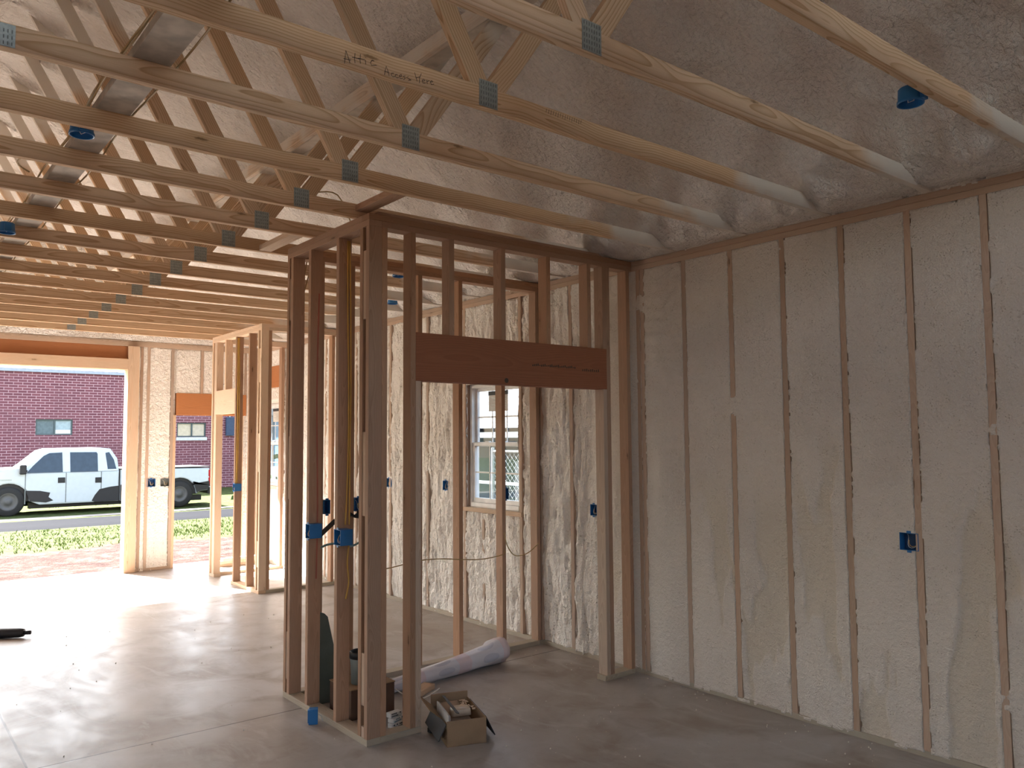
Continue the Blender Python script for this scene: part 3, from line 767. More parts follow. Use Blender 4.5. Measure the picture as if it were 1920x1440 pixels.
zbox('top_plate', XC+.09, XR-.002, 10.811, 10.90, PT, H, M_fresh, g3)
for x in (4.56,): zbox('stud', x, x+.038, 10.811, 10.90, .038, PT, M_fir, g3)
# blocking between trusses
o = zbox('truss_block', 2.33, 2.419, T0+3*TS+.04, T0+4*TS-.002, H+.0415, H+.0795, M_fir, None); recenter(o); tag(o, 'short block between two trusses above the near closet front corner', 'block')
o = zbox('truss_block', 2.20, 2.289, T0+5*TS+.04, T0+6*TS-.002, H+.005, H+.043, M_fresh, None); recenter(o); tag(o, 'pale block between two trusses above the near closet far corner', 'block')

# ================================================================== ELECTRICAL BOXES AND CABLES
def face_box(name, c, face, w, h, d, label, group=None, mat=None, wires=True, ears=True, cat='electrical box'):
    """open-fronted box. face: outward direction of the opening, c: centre of the opening"""
    mat = mat or M_blue
    f = Vector(face); u = Vector((0, 0, 1)).cross(f).normalized(); z = Vector((0, 0, 1)); c = Vector(c)
    t = .003
    e = empty(name, c, label, cat, group)
    def bb(u0, u1, z0, z1, d0, d1, b):
        p = c+u*u0+z*z0-f*d0; q = c+u*u1+z*z1-f*d1
        b.box((min(p.x, q.x), min(p.y, q.y), min(p.z, q.z)), (max(p.x, q.x), max(p.y, q.y), max(p.z, q.z)), bev=.0008)
    b = MB()
    bb(-w/2, w/2, h/2-t, h/2, 0, d, b); bb(-w/2, w/2, -h/2, -h/2+t, 0, d, b); bb(-w/2, -w/2+t, -h/2+t, h/2-t, 0, d, b); bb(w/2-t, w/2, -h/2+t, h/2-t, 0, d, b)
    bb(-w/2, w/2, -h/2, h/2, d, d+t, b)
    b.build('box_shell', mat, e)
    b = MB(); bb(-w/2+t, w/2-t, -h/2+t, h/2-t, d-.004, d-.001, b); b.build('box_back', M_blue_in if mat is M_blue else M_slot, e)
    if ears:
        b = MB(); bb(-.012, .012, h/2, h/2+.012, .001, .004, b); b.build('screw_ear', mat, e)
        b = MB(); bb(-.012, .012, -h/2-.012, -h/2, .001, .004, b); b.build('screw_ear', mat, e)
    if wires:
        b = MB(); P = []
        for i in range(10):
            a = i/9; P.append(c+u*((a-.5)*w*.55+.006*math.sin(a*9))+z*(h*.36*math.cos(a*4.6))-f*(d*.75*(1-math.sin(a*math.pi))+.006))
        b.tube(P, .0016, 5); b.build('wire', M_white_wire, e)
        b = MB(); b.tube([p*1.0+u*.006+z*.008 for p in P[3:]], .0015, 5); b.build('wire', M_yel, e)
    return e
WG = 'blue outlet boxes set flush in the right wall foam'
face_box('outlet_box', (XR-.004, 2.198, 1.176), (-1, 0, 0), .105, .098, .06, 'blue outlet box with a curled wire in the right foreground wall', WG)
face_box('outlet_box', (XR-.004, 4.728, 1.190), (-1, 0, 0), .075, .09, .05, 'blue outlet box in the wall just inside the closet doorway', WG)
face_box('outlet_box', (XR-.004, 6.864, 1.300), (-1, 0, 0), .085, .095, .05, 'blue outlet box in the wall just left of the white window', WG)
face_box('outlet_box', (XR-.004, 7.995, 1.284), (-1, 0, 0), .10, .10, .05, 'small blue outlet box far along the wall, seen past the closet corner post', WG)
face_box('outlet_box', (3.135, YF-.004, 1.195), (0, -1, 0), .115, .105, .05, 'blue outlet box in the far wall foam panel beside the garage opening')
face_box('switch_box', (3.318, YF-.004, 1.19), (0, -1, 0), .115, .105, .05, 'dark wire filled switch box in the far wall next to the blue one', mat=M_slot)
# boxes on the closet studs, opening towards the room (-x)
face_box('switch_box', (2.318, 5.045, 1.172), (-1, 0, 0), .062, .095, .085, 'blue switch box nailed to the second stud of the near closet side')
face_box('switch_box', (2.318, 4.618, 1.170), (-1, 0, 0), .088, .098, .082, 'wide blue switch box crammed with wires on the stud nearest the closet corner')
face_box('junction_box', (2.617, 5.372, 1.293), (0, -1, 0), .05, .10, .06, 'narrow blue box on the closet back frame, left one of the pair', wires=False)
face_box('junction_box', (2.867, 5.372, 1.298), (0, -1, 0), .06, .098, .06, 'blue box on the closet back frame above the black strap')
face_box('junction_box', (4.285, 5.42, 1.305), (0, -1, 0), .062, .095, .07, 'blue box on the closet back stud against the white window', wires=False)
face_box('metal_box', (2.728, 5.30, 1.075), (0, -1, 0), .10, .10, .04, 'square grey galvanised box between the two blue switch boxes', mat=M_galv, wires=False, ears=False)
face_box('switch_box', (3.602, 9.965, 1.19), (-1, 0, 0), .06, .09, .085, 'bright blue switch box on a stud of the far closet')
# loose box on the floor
b = MB(); e = empty('loose_box', (2.285, 4.83, 0), 'loose blue outlet box standing on the floor by the sole plate', 'electrical box')
R = Matrix.Translation((2.275, 4.84, 0)) @ Matrix.Rotation(math.radians(-28), 4, 'Z')
b.box((-.028, -.026, 0), (.028, .026, .092), bev=.002).box((-.034, -.012, .006), (-.028, .012, .086), bev=.001).box((-.012, .026, .004), (.012, .03, .088), bev=.001)
b.build('box_shell', M_blue, e, M=R)
b = MB(); b.tube([(.028, -.01, .06), (.05, -.02, .05), (.06, -.03, .02)], .002, 5); b.build('nail', M_galv, e, M=R)
# round ceiling boxes
def round_box(x, y, label, z=H-.012, bent=0):
    e = empty('ceiling_light_box', (x, y, z), label, 'ceiling light box', 'round blue light boxes on the trusses')
    b = MB(); b.lathe((x, y, z), [(.047, .002), (.050, 0), (.052, 0), (.052, .012), (.048, .02), (.046, .062), (.040, .068), (0.0, .070)], 'Z', 26)
    b.lathe((x, y, z), [(.047, .002), (.044, .06), (0.0, .062)], 'Z', 26)
    b.build('round_shell', M_blue, e, smooth=True)
    b = MB(); b.box((x-.02, y-.062, z+.006), (x+.02, y-.046, z+.055)); b.build('nail_bracket', M_blue, e)
    b = MB(); b.tube([(x-.03, y, z+.05), (x, y+.01, z+.01), (x+.02, y-.005, z+.02), (x+.03, y, z+.055)], .002, 5); b.build('wire', M_white_wire, e)
round_box(3.30, T0-TS+.102, 'round blue ceiling light box at the upper right')
round_box(.715, T0+3*TS+.10, 'round blue ceiling light box under the walk board at upper left')
round_box(.69, T0+6*TS+.44, 'round blue ceiling light box at the left edge of the view')
round_box(3.46, T0+6*TS+.155, 'round blue ceiling light box seen through the closet frame, higher one')
round_box(4.12, T0+8*TS+.16, 'round blue ceiling light box seen through the closet frame, lower one')

def cable(name, pts, r, mat, label, cat='cable', group=None, n=6, sub=4):
    P = [Vector(p) for p in pts]; Q = []
    for i in range(len(P)-1):
        p0, p1, p2, p3 = P[max(i-1, 0)], P[i], P[i+1], P[min(i+2, len(P)-1)]
        for j in range(sub):
            t_ = j/sub
            Q.append(.5*((2*p1)+(p2-p0)*t_+(2*p0-5*p1+4*p2-p3)*t_*t_+(-p0+3*p1-3*p2+p3)*t_**3))
    Q.append(P[-1]); b = MB(); b.tube(Q, r, n); o = b.build(name, mat, None, True); recenter(o); return tag(o, label, cat, group)
ys = 4.6585
cable('yellow_cable', [(2.40, ys, 3.05), (2.402, ys, 2.6), (2.410, ys, 2.2), (2.412, ys, 1.8), (2.404, ys, 1.45), (2.392, ys-.004, 1.24)], .0052, M_yel, 'yellow cable running straight down the stud into the wide blue switch box')
cable('yellow_cable', [(2.412, ys, 3.05), (2.422, ys, 2.6), (2.426, ys, 2.1), (2.424, ys, 1.8), (2.422, ys, 1.45), (2.42, ys-.003, 1.24)], .0052, M_yel, 'yellow cable bowing to the right down the same closet stud')
cable('yellow_cable', [(2.418, ys-.002, 1.11), (2.41, ys, 1.0), (2.42, ys, .88), (2.40, ys, .78)], .0052, M_yel, 'short yellow cable leaving the wide blue switch box downwards')
cable('yellow_cable', [(3.640, 9.992, 3.05), (3.646, 9.992, 2.6), (3.648, 9.992, 2.0), (3.643, 9.992, 1.5), (3.640, 9.99, 1.24)], .0055, M_yel, 'orange yellow cable running down the far closet stud into its blue box')
cable('yellow_cable', [(3.654, 9.992, 3.05), (3.664, 9.992, 2.5), (3.666, 9.992, 2.0), (3.658, 9.992, 1.5), (3.654, 9.99, 1.24)], .0055, M_yel, 'second orange yellow cable on the far closet stud, right of the first')
yc = 5.372
cable('tan_cable', [(2.90, yc-.005, .80), (3.13, yc-.01, .811), (3.385, yc-.004, .838), (3.60, yc-.01, .832), (3.79, yc-.006, .807), (4.0, yc-.012, .792), (4.20, yc-.004, .806), (4.225, yc-.006, .84)], .0042, M_tan_cable, 'tan cable strung level across the closet back studs')
cable('tan_cable', [(4.222, yc-.004, .99), (4.235, yc-.03, .88), (4.31, yc-.03, .795), (4.42, yc-.03, .79), (4.52, yc-.02, .825), (4.60, yc-.004, .868)], .0042, M_tan_cable, 'tan cable sagging between the last two studs right of the window')
cable('flexible_conduit', [(2.452, 5.25, .93), (2.50, 5.30, .99), (2.58, 5.34, 1.025), (2.68, 5.36, 1.03), (2.80, 5.37, 1.0), (2.87, 5.37, 1.02)], .008, plain('pale_blue_conduit', (.20, .33, .36), .5), 'pale blue flexible tube curving behind the closet side studs')
b = MB(); b.beam((2.45, 5.14, 1.125), (2.62, 5.26, 1.20), .035, .012, (0, 0, 1)); b.beam((2.62, 5.26, 1.20), (2.78, 5.33, 1.235), .03, .012, (0, 0, 1))
b.lathe((2.845, 5.34, 1.215), [(0, -.015), (.02, -.012), (.024, 0), (.02, .012), (0, .015)], 'Z', 10); b.lathe((2.86, 5.34, 1.245), [(0, -.018), (.022, -.01), (.024, 0), (.016, .012), (0, .015)], 'Z', 10)
b.tube([(2.78, 5.33, 1.235), (2.82, 5.34, 1.215), (2.86, 5.34, 1.245)], .012, 6)
o = b.build('black_strap', M_black); recenter(o); tag(o, 'black strap twisted between the blue boxes behind the closet studs', 'strap')
# attic cables along the walk board
def attic(x, z, y0, y1, lab, ph):
    cable('tan_cable', [(x+.010*math.sin(i*1.3+ph), y0+(y1-y0)*i/24, z+.003*math.sin(i*2.1+ph)+.002) for i in range(25)], .0045, M_tan_cable, lab, group='attic cables along the walk board', sub=3)
attic(.724, H+.10, .5, 8.6, 'tan cable stapled along the left edge of the attic walk board', 0)
attic(.738, H+.135, .5, 7.0, 'tan cable just above the one on the left edge of the walk board', 2)
attic(.912, H+.100, .5, 8.6, 'tan cable along the right edge of the attic walk board', 4)
cable('tan_cable', [(.72, T0+4*TS+.05, H+.10), (.62, 4.6, H+.09), (.58, 4.8, H+.08), (.66, 5.0, H+.10)], .0045, M_tan_cable, 'loose tan cable loop left of the walk board')
cable('tan_cable', [(2.10, T0+4*TS+.045, H+.09), (2.2, 4.7, H+.20), (2.42, 4.85, H+.26), (2.6, 5.0, H+.13)], .0045, M_tan_cable, 'tan cable arching over the near closet top plate')
cable('tan_cable', [(2.50, 5.478, H-.02), (2.47, 5.48, H-.2), (2.43, 5.482, H-.38)], .0045, M_tan_cable, 'tan cable dropping behind the near closet back plate')
cable('tan_cable', [(2.54, 5.478, H-.02), (2.50, 5.48, H-.2), (2.45, 5.482, H-.38)], .0045, M_tan_cable, 'tan cable hanging beside the other one behind the back plate')

# ================================================================== THINGS ON THE FLOOR
def local(loc, deg): return Matrix.Translation(loc) @ Matrix.Rotation(math.radians(deg), 4, 'Z')
# open cardboard box in front of the closet
Mx = local((2.695, 3.971, 0), -19.9)
cb = empty('cardboard_box', (2.84, 4.12, 0), 'open cardboard box with torn flaps on the floor in front of the closet', 'box')
w_, l_, h_ = .238, .41, .145; t_ = .004
b = MB(); b.box((0, 0, 0), (w_, l_, t_), bev=0)
b.box((0, 0, 0), (w_, t_, h_), bev=.001).box((0, l_-t_, 0), (w_, l_, h_+.035), bev=.001).box((w_-t_, 0, 0), (w_, l_, h_), bev=.001).box((0, 0, 0), (t_, l_, h_-.02), bev=.001)
b.build('box_body', M_card, cb, M=Mx)
b = MB(); b.prism([(w_, h_), (w_+.004, h_), (w_+.062, .03), (w_+.056, .028)], 'Y', .02, l_-.05); tag(b.build('flap', M_black, cb, M=Mx), 'black printed flap hanging down')
b = MB(); b.prism([(0, h_-.02), (-.004, h_-.02), (-.05, .035), (-.045, .033)], 'Y', .01, l_-.06); tag(b.build('flap', M_ink, cb, M=Mx), 'dark printed flap hanging down')
b = MB(); b.prism([(-.002, h_-.02), (-.006, h_-.02), (-.075, h_+.035), (-.071, h_+.038)], 'Y', .12, l_); b.build('flap', M_card_in, cb, M=Mx)
b = MB(); b.prism([(l_, h_+.035), (l_+.004, h_+.035), (l_+.05, h_+.0), (l_+.046, h_-.003)], 'X', .03, w_); b.build('flap', M_card, cb, M=Mx)
b = MB()
P_ = [(.036, .05, .085), (.036, .33, .150), (.16, .37, .14), (.19, .10, .09)]
b.bm.verts.ensure_lookup_table(); q = [b.bm.verts.new(p) for p in P_]+[b.bm.verts.new((p[0], p[1], p[2]-.006)) for p in P_]
for f_ in ((0, 1, 2, 3), (7, 6, 5, 4), (0, 4, 5, 1), (1, 5, 6, 2), (2, 6, 7, 3), (3, 7, 4, 0)): b.bm.faces.new([q[i] for i in f_])
o = b.build('cardboard_sheet', plain('kraft_sheet', (.42, .30, .21), .7), None, M=Mx); recenter(o); tag(o, 'tilted brown sheet of card inside the open cardboard box', 'card')
b = MB()
for i, (zz, s_) in enumerate(((.118, 0), (.123, .004), (.143, .010), (.147, .02))):
    pass
def rounded(cx, cy, a, bb, z, r=.02, n=5):
    P = []
    for sx, sy, a0 in ((1, 1, 0), (-1, 1, 90), (-1, -1, 180), (1, -1, 270)):
        for k in range(n+1):
            th = math.radians(a0+90*k/n); P.append((cx+sx*(a-r)+r*math.cos(th), cy+sy*(bb-r)+r*math.sin(th), z))
    return P
rings = [rounded(.125, .17, .062, .045, .125), rounded(.125, .17, .058, .041, .158), rounded(.125, .17, .052, .035, .164, .015)]
vr_ = [[b.bm.verts.new(p) for p in R_] for R_ in rings]
for A, B in zip(vr_, vr_[1:]):
    for k in range(len(A)): b.bm.faces.new((A[k], A[(k+1) % len(A)], B[(k+1) % len(A)], B[k]))
b.bm.faces.new(vr_[-1]); b.bm.faces.new(vr_[0][::-1])
o = b.build('plastic_tray', plain('cream_plastic', (.55, .46, .36), .25), None, True, M=Mx); recenter(o); tag(o, 'cream plastic tray upside down on top of the card in the box', 'tray')
b = MB(); b.box((.012, .02, .05), (.018, .30, .172), bev=0).box((.024, .03, .05), (.028, .31, .165), bev=0); o = b.build('printed_carton', M_paper, None, M=Mx); recenter(o); tag(o, 'white printed carton pieces stuck in the left side of the cardboard box', 'carton')
b = MB(); b.box((-.004, .03, .150), (.016, .37, .154), bev=0)
o = b.build('black_liner', M_ink, None, M=Mx @ Matrix.Translation((.03, 0, .03)) @ Matrix.Rotation(math.radians(14), 4, 'Y')); recenter(o); tag(o, 'dark printed strip leaning on the left rim of the cardboard box', 'strip')
b = MB()
for i in range(26):
    a, c_ = random.uniform(.15, .205), random.uniform(.14, .34); th = random.uniform(0, 3.14); z_ = .14+random.uniform(0, .01)
    b.box((a, c_, z_), (a+.02*abs(math.cos(th))+.003, c_+.02*abs(math.sin(th))+.003, z_+.002), bev=0)
o = b.build('wood_shavings', M_fresh, None, M=Mx); recenter(o); tag(o, 'loose wood shavings in the right side of the cardboard box', 'shavings', kind='stuff')

# rolled printed plastic film
b = MB(); N_ = 26; A_ = Vector((2.86, 5.045, .062)); B_ = Vector((4.02, 5.17, .098)); ax = (B_-A_).normalized(); sd_ = Vector((-ax.y, ax.x, 0)); up_ = ax.cross(sd_).normalized()*-1
if up_.z < 0: up_ = -up_
rings = []; n_ = 36
for i in range(N_+1):
    a = i/N_; r_ = .045+.052*a**1.2+(.012 if i > N_-3 else 0)
    c_ = A_.lerp(B_, a); ring = []
    for k in range(n_):
        th = 2*math.pi*k/n_
        rr_ = r_*(1+.06*math.sin(2*th+a*3)+.03*math.sin(5*th+a*11)+.02*math.sin(9*th-a*17))
        if i > N_-6 and 0 < th < 1.3: rr_ *= 1+.10*(i-(N_-6))/6*math.sin(th*2.4)
        o_ = sd_*math.cos(th)*rr_+Vector((0, 0, 1))*math.sin(th)*rr_*.92
        p = c_+o_; p.z = max(p.z-(c_.z-r_*.92), .003)
        v_ = b.bm.verts.new(p); v_[b.g] = (th*.09, 0, a*1.3); ring.append(v_)
    rings.append(ring)
inner = []
for i in range(N_, N_-6, -1):
    inner.append([b.bm.verts.new(rings[i][k].co.lerp(A_.lerp(B_, i/N_)+Vector((0, 0, -.01)), .12+.03*(N_-i))) for k in range(n_)])
for R1, R2 in list(zip(rings, rings[1:]))+[(rings[-1], inner[0])]+list(zip(inner, inner[1:])):
    for k in range(n_): b.bm.faces.new((R1[k], R1[(k+1) % n_], R2[(k+1) % n_], R2[k]))
b.bm.faces.new(rings[0][::-1]); b.bm.faces.new(inner[-1])
ro = b.build('film_roll', M_roll, None, True); recenter(ro); tag(ro, 'roll of pale plastic film printed with pink and grey circles on the closet floor', 'roll')

# things inside the near closet
b = MB(); b.prism([(2.30+.14, .004), (2.60, .004), (2.605, .24), (2.556, .40), (2.515, .575), (2.49, .60), (2.44, .62)], 'Y', 5.14, 5.20)
o = b.build('electrical_panel', M_greymetal); me_ = o.data; recenter(o); tag(o, 'tall dark grey metal panel with a cut corner standing behind the closet studs', 'panel')
b = MB(); b.box((2.575, 5.12, .20), (2.60, 5.139, .245)); h_ = b.build('latch', M_slot, o)
bx_ = empty('shipping_carton', (2.62, 4.85, 0), 'closed dark brown carton with a tan top just inside the closet corner', 'box')
b = MB(); b.box((2.475, 4.72, 0), (2.79, 5.02, .185), bev=.003); b.build('carton_body', plain('dark_brown_card', (.11, .065, .045), .8), bx_)
b = MB(); b.box((2.472, 4.717, .1855), (2.793, 5.023, .192), bev=.001); tag(b.build('carton_top', M_card, bx_), 'tan top')
cn = empty('bucket', (2.585, 4.80, .1925), 'small grey green bucket with a black rim on top of the brown carton', 'bucket')
b = MB(); b.lathe((2.60, 4.83, .1925), [(0, 0), (.062, 0), (.066, .11), (.07, .16), (.066, .165), (.06, .15), (.055, .01), (0, .008)], 'Z', 24); b.build('bucket_body', plain('grey_green_metal', (.17, .21, .21), .5), cn, True)
b = MB(); b.lathe((2.60, 4.83, .1925), [(.062, .16), (.074, .162), (.074, .20), (.066, .204), (.058, .19)], 'Z', 24); b.build('rim', M_black, cn, True)
b = MB(); b.box((2.86, 4.988, .05), (2.91, 4.992, .125), bev=0); o = b.build('white_card', M_paper); 
o.data.transform(Matrix.Translation((0, 0, -.05))); recenter(o); o.location.z = .1; tag(o, 'small white card with a dark mark standing on the carton edge', 'card')
o.location = (2.765, 4.99, .1925)
b = MB(); b.box((2.755, 4.9865, .205), (2.775, 4.9878, .225), bev=0); b.build('printed_mark', M_ink, o)
def pack(x, y, z, a, s, col, lab):
    M_ = local((x, y, z), a); e = empty('paper_packet', (x, y, z), lab, 'packet', 'printed packets behind the sole plate')
    b = MB(); b.box((-s[0]/2, -s[1]/2, 0), (s[0]/2, s[1]/2, s[2]), bev=.004); b.build('packet_body', M_paper, e, M=M_)
    b = MB()
    for i in range(7):
        xx = -s[0]/2+.008+i*(s[0]-.016)/7
        for j in range(2):
            if random.random() < .8: b.box((xx, -s[1]/2-.001, .006+j*s[2]*.45), (xx+s[0]*.09, -s[1]/2+.0002, .006+j*s[2]*.45+s[2]*.28), bev=0)
    b.build('printed_label', col, e, M=M_)
M_lab = plain('blue_print', (.06, .14, .22), .6)
pack(2.645, 4.455, 0, 12, (.10, .05, .03), M_ink, 'white printed packet with black lettering flat by the sole plate')
pack(2.655, 4.47, .0305, 20, (.11, .05, .026), M_lab, 'white and blue printed packet in the middle of the little pile')
pack(2.645, 4.48, .057, 8, (.09, .045, .03), M_ink, 'crumpled white packet topmost of the little pile')
pack(2.61, 4.62, 0, -14, (.07, .04, .05), M_lab, 'white packet with blue print standing farther inside the closet')
b = MB()
for i, (a, c_) in enumerate(((0, 0), (.006, .014), (-.01, .026))): b.beam((2.455+a, 4.53+c_, .006+.001*i), (2.54+a, 4.545+c_*1.3, .012), .012, .006, (0, 0, 1), bev=.001)
o = b.build('white_strips', M_white_wire); recenter(o); tag(o, 'loose white strips lying on the closet floor by the corner post', 'strips', kind='stuff')
o = board('wood_offcut', (3.02, 4.94, .001), (3.30, 5.03, .039), M_fresh); recenter(o); o.rotation_euler.z = math.radians(28); o.location.x -= .06; o.location.y -= .08; tag(o, 'pale wood offcut lying beside the film roll', 'wood')
cable('white_wire', [(2.81, 4.74, .13), (2.83, 4.66, .105), (2.86, 4.55, .10), (2.90, 4.46, .14), (2.93, 4.40, .19)], .004, M_white_wire, 'stiff white wire reaching from the carton to the cardboard box')
b = MB(); b.box((2.74, 4.21, .002), (2.79, 4.25, .03), bev=.003); o = b.build('dark_scrap', M_black); recenter(o); tag(o, 'small black scrap between the doorway post and the cardboard box', 'scrap')
# black caulking tube at the left
cq = empty('caulking_tube', (1.05, 8.74, 0), 'black tube shaped object lying on the floor at the left edge', 'tube')
A_ = Vector((.72, 8.93, .045)); B_ = Vector((1.215, 8.60, .045)); d_ = (B_-A_).normalized()
b = MB(); b.tube([A_, A_.lerp(B_, .25), A_.lerp(B_, .6), A_.lerp(B_, .93), B_], [.040, .044, .045, .042, .034], 14); b.build('tube_body', M_black, cq, True)
b = MB(); b.tube([B_, B_+d_*.06], .018, 10); b.build('nozzle', M_black, cq, True)
# lumber by the doorway
for i in range(3):
    o = board('lumber_offcut', (3.95+.03*i, 11.50-.02*i, .001+.039*i), (4.62-.02*i, 11.60-.02*i, .039+.039*i), M_fresh); recenter(o)
    tag(o, ('pale board at the bottom of the small stack by the far doorway', 'pale board in the middle of the small stack by the far doorway', 'pale board on top of the small stack by the far doorway')[i], 'board', 'stacked boards by the far doorway')
# foam crumbs
b = MB()
for i in range(330):
    if i < 90: x, y = random.gauss(3.3, .45), random.gauss(4.3, .55)
    elif i < 250: y = random.uniform(1.2, 8.0); x = XR-.02-abs(random.gauss(0, .22))
    else: x, y = random.uniform(-.5, 4.3), random.uniform(3, 8.5)
    if x > XR-.03: continue
    if X0-.03 < x < X0+.12 and Y0-.03 < y < Y1+.03: continue
    if Y0-.03 < y < Y0+.12 and x > X0 or Y1-.12 < y < Y1+.03 and x > X0: continue
    if 2.6 < x < 3.15 and 3.8 < y < 4.5 or 2.4 < x < 4.1 and 4.55 < y < 5.35: continue
    s_ = random.uniform(.0015, .0055); b.beam((x, y, .0005), (x+s_, y+s_*random.uniform(-1, 1), s_*1.2), s_*1.4, s_, (0, 0, 1), bev=0)
tag(b.build('foam_crumbs', M_crumb), 'scattered foam crumbs on the concrete floor', 'crumbs', kind='stuff')

# ================================================================== OUTDOORS
def gz(x, y): return -.10-.17*sstep(YF+.4, 22, y)+.05*fbm(x*.35, y*.35, o=3, s=500)*sstep(12.5, 15, y)*(1-.6*sstep(20, 22, y))
sheet('yard_ground', (0, 0, 0), (1, 0, 0), (0, 1, 0), (0, 0, 1), (-40, 60), (-20, 75), .5, .3, lambda x, y: gz(x, y)+.03*fbm(x*1.5, y*1.5, o=3, s=510)*sstep(12.4, 13.5, y)*(1-sstep(20, 21.5, y))-.25*((x > XL-.3) & (x < XR+.3) & (y > YB-.3) & (y < YF+.3)), M_ground)
tag(bpy.data.objects['yard_ground'], 'red dirt and patchy green lawn outside the garage opening', kind='structure')
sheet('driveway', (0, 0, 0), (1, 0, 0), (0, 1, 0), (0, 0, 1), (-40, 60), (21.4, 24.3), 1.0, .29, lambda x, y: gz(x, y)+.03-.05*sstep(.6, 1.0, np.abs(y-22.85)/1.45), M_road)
sheet('road_shoulder', (0, 0, 0), (1, 0, 0), (0, 1, 0), (0, 0, 1), (-40, 60), (24.25, 24.8), 1.0, .15, lambda x, y: gz(x, y)+.015+.02*vn(x*.9, y*2, s=70), plain('pale_gravel', (.28, .26, .23), .9, 0, .1, .5, 20))
tag(bpy.data.objects['road_shoulder'], 'thin pale gravel strip between the lane and the truck', kind='structure')
tag(bpy.data.objects['driveway'], 'asphalt lane in front of the white truck, colour darkened for its shade', kind='structure')
# grass tufts
b = MB()
for i in range(5200):
    y = 16.4+5.0*random.random()**1.1 if i < 4000 else random.uniform(28.2, 33); x = min(y*random.uniform(.10, .56)+random.uniform(-1, 1), 8.5)
    if i < 4000 and y < 17.2 and random.random() < .5: continue
    z = float(gz(np.array(x), np.array(y))); hh = random.uniform(.02, .055)
    for k in range(2):
        a_ = random.uniform(0, 6.28); w2 = .009; dx, dy = math.cos(a_)*w2, math.sin(a_)*w2; lx, ly = random.uniform(-.04, .04), random.uniform(-.04, .04)
        b.quad((x-dx, y-dy, z-.01), (x+dx, y+dy, z-.01), (x+lx+dx*.3, y+ly+dy*.3, z+hh), (x+lx-dx*.3, y+ly-dy*.3, z+hh))
tag(b.build('lawn_grass', M_blade), 'short green grass growing on the lawn', 'grass', kind='stuff')

# brick building
YBR = 35.0
BW_ = [(5.11, 6.36, 2.0, 2.60), (10.24, 11.43, 1.90, 2.50)]
bb = empty('brick_building', (10, YBR+3, -.3), 'long low red brick building beyond the parked truck', 'building')
mbx = panel_pieces('Y', YBR, YBR+.3, (-14, 26), (-.5, 4.38), BW_); mbx.box((-14, YBR+.3, -.5), (-13.7, YBR+9, 4.38), bev=0).box((25.7, YBR+.3, -.5), (26, YBR+9, 4.38), bev=0).box((-13.7, YBR+8.7, -.5), (25.7, YBR+9, 4.38), bev=0)
mbx.build('brick_wall', M_brick, bb)
b = MB(); b.box((-14.1, YBR-.08, 4.38), (26.1, YBR+9.1, 4.50), bev=0); b.build('parapet_cap', plain('metal_coping', (.30, .33, .40), .5), bb)
M_frame = plain('dark_window_frame', (.06, .085, .09), .5)
for i, (x0, x1, z0, z1) in enumerate(BW_):
    b = MB(); f = .05
    b.box((x0, YBR+.05, z0), (x1, YBR+.12, z0+f), bev=0).box((x0, YBR+.05, z1-f), (x1, YBR+.12, z1), bev=0).box((x0, YBR+.05, z0+f), (x0+f, YBR+.12, z1-f), bev=0).box((x1-f, YBR+.05, z0+f), (x1, YBR+.12, z1-f), bev=0)
    xm = (x0+x1)/2+.02; b.box((xm-.025, YBR+.04, z0+f), (xm+.025, YBR+.12, z1-f), bev=0)
    fr_ = b.build('window_frame', M_frame, bb)
    b = MB(); b.box((x0+f, YBR+.10, z0+f), (xm-.025, YBR+.11, z1-f), bev=0); b.build('glass_pane', plain('dim_glass', (.10, .14, .16), .12) if i == 0 else plain('tan_blind', (.52, .44, .33), .4), fr_)
    b = MB(); b.box((xm+.025, YBR+.10, z0+f), (x1-f, YBR+.11, z1-f), bev=0); b.build('glass_pane', plain('bluish_glass', (.30, .38, .42), .12) if i == 0 else plain('tan_blind_right', (.50, .43, .34), .4), fr_)
    if i == 0:
        b = MB(); b.box((xm+.03, YBR+.095, z0+f), (x1-f, YBR+.099, z0+.20), bev=0); b.build('white_ledge', M_paper, fr_)
    else:
        b = MB(); b.box((x0-.03, YBR-.06, z0-.14), (x1+.03, YBR+.1, z0-.01), bev=0); b.build('stone_sill', plain('stone_sill', (.55, .55, .58), .8), fr_)
b = MB(); b.box((12.25, YBR-.12, 1.95), (12.6, YBR-.002, 2.75), bev=.01); b.build('wall_cabinet', plain('dark_blue_metal', (.03, .05, .10), .5), bb)
b = MB(); b.tube([(12.42, YBR-.05, 2.75), (12.42, YBR-.05, 4.3)], .03, 8); b.build('wall_conduit', M_galv, bb)

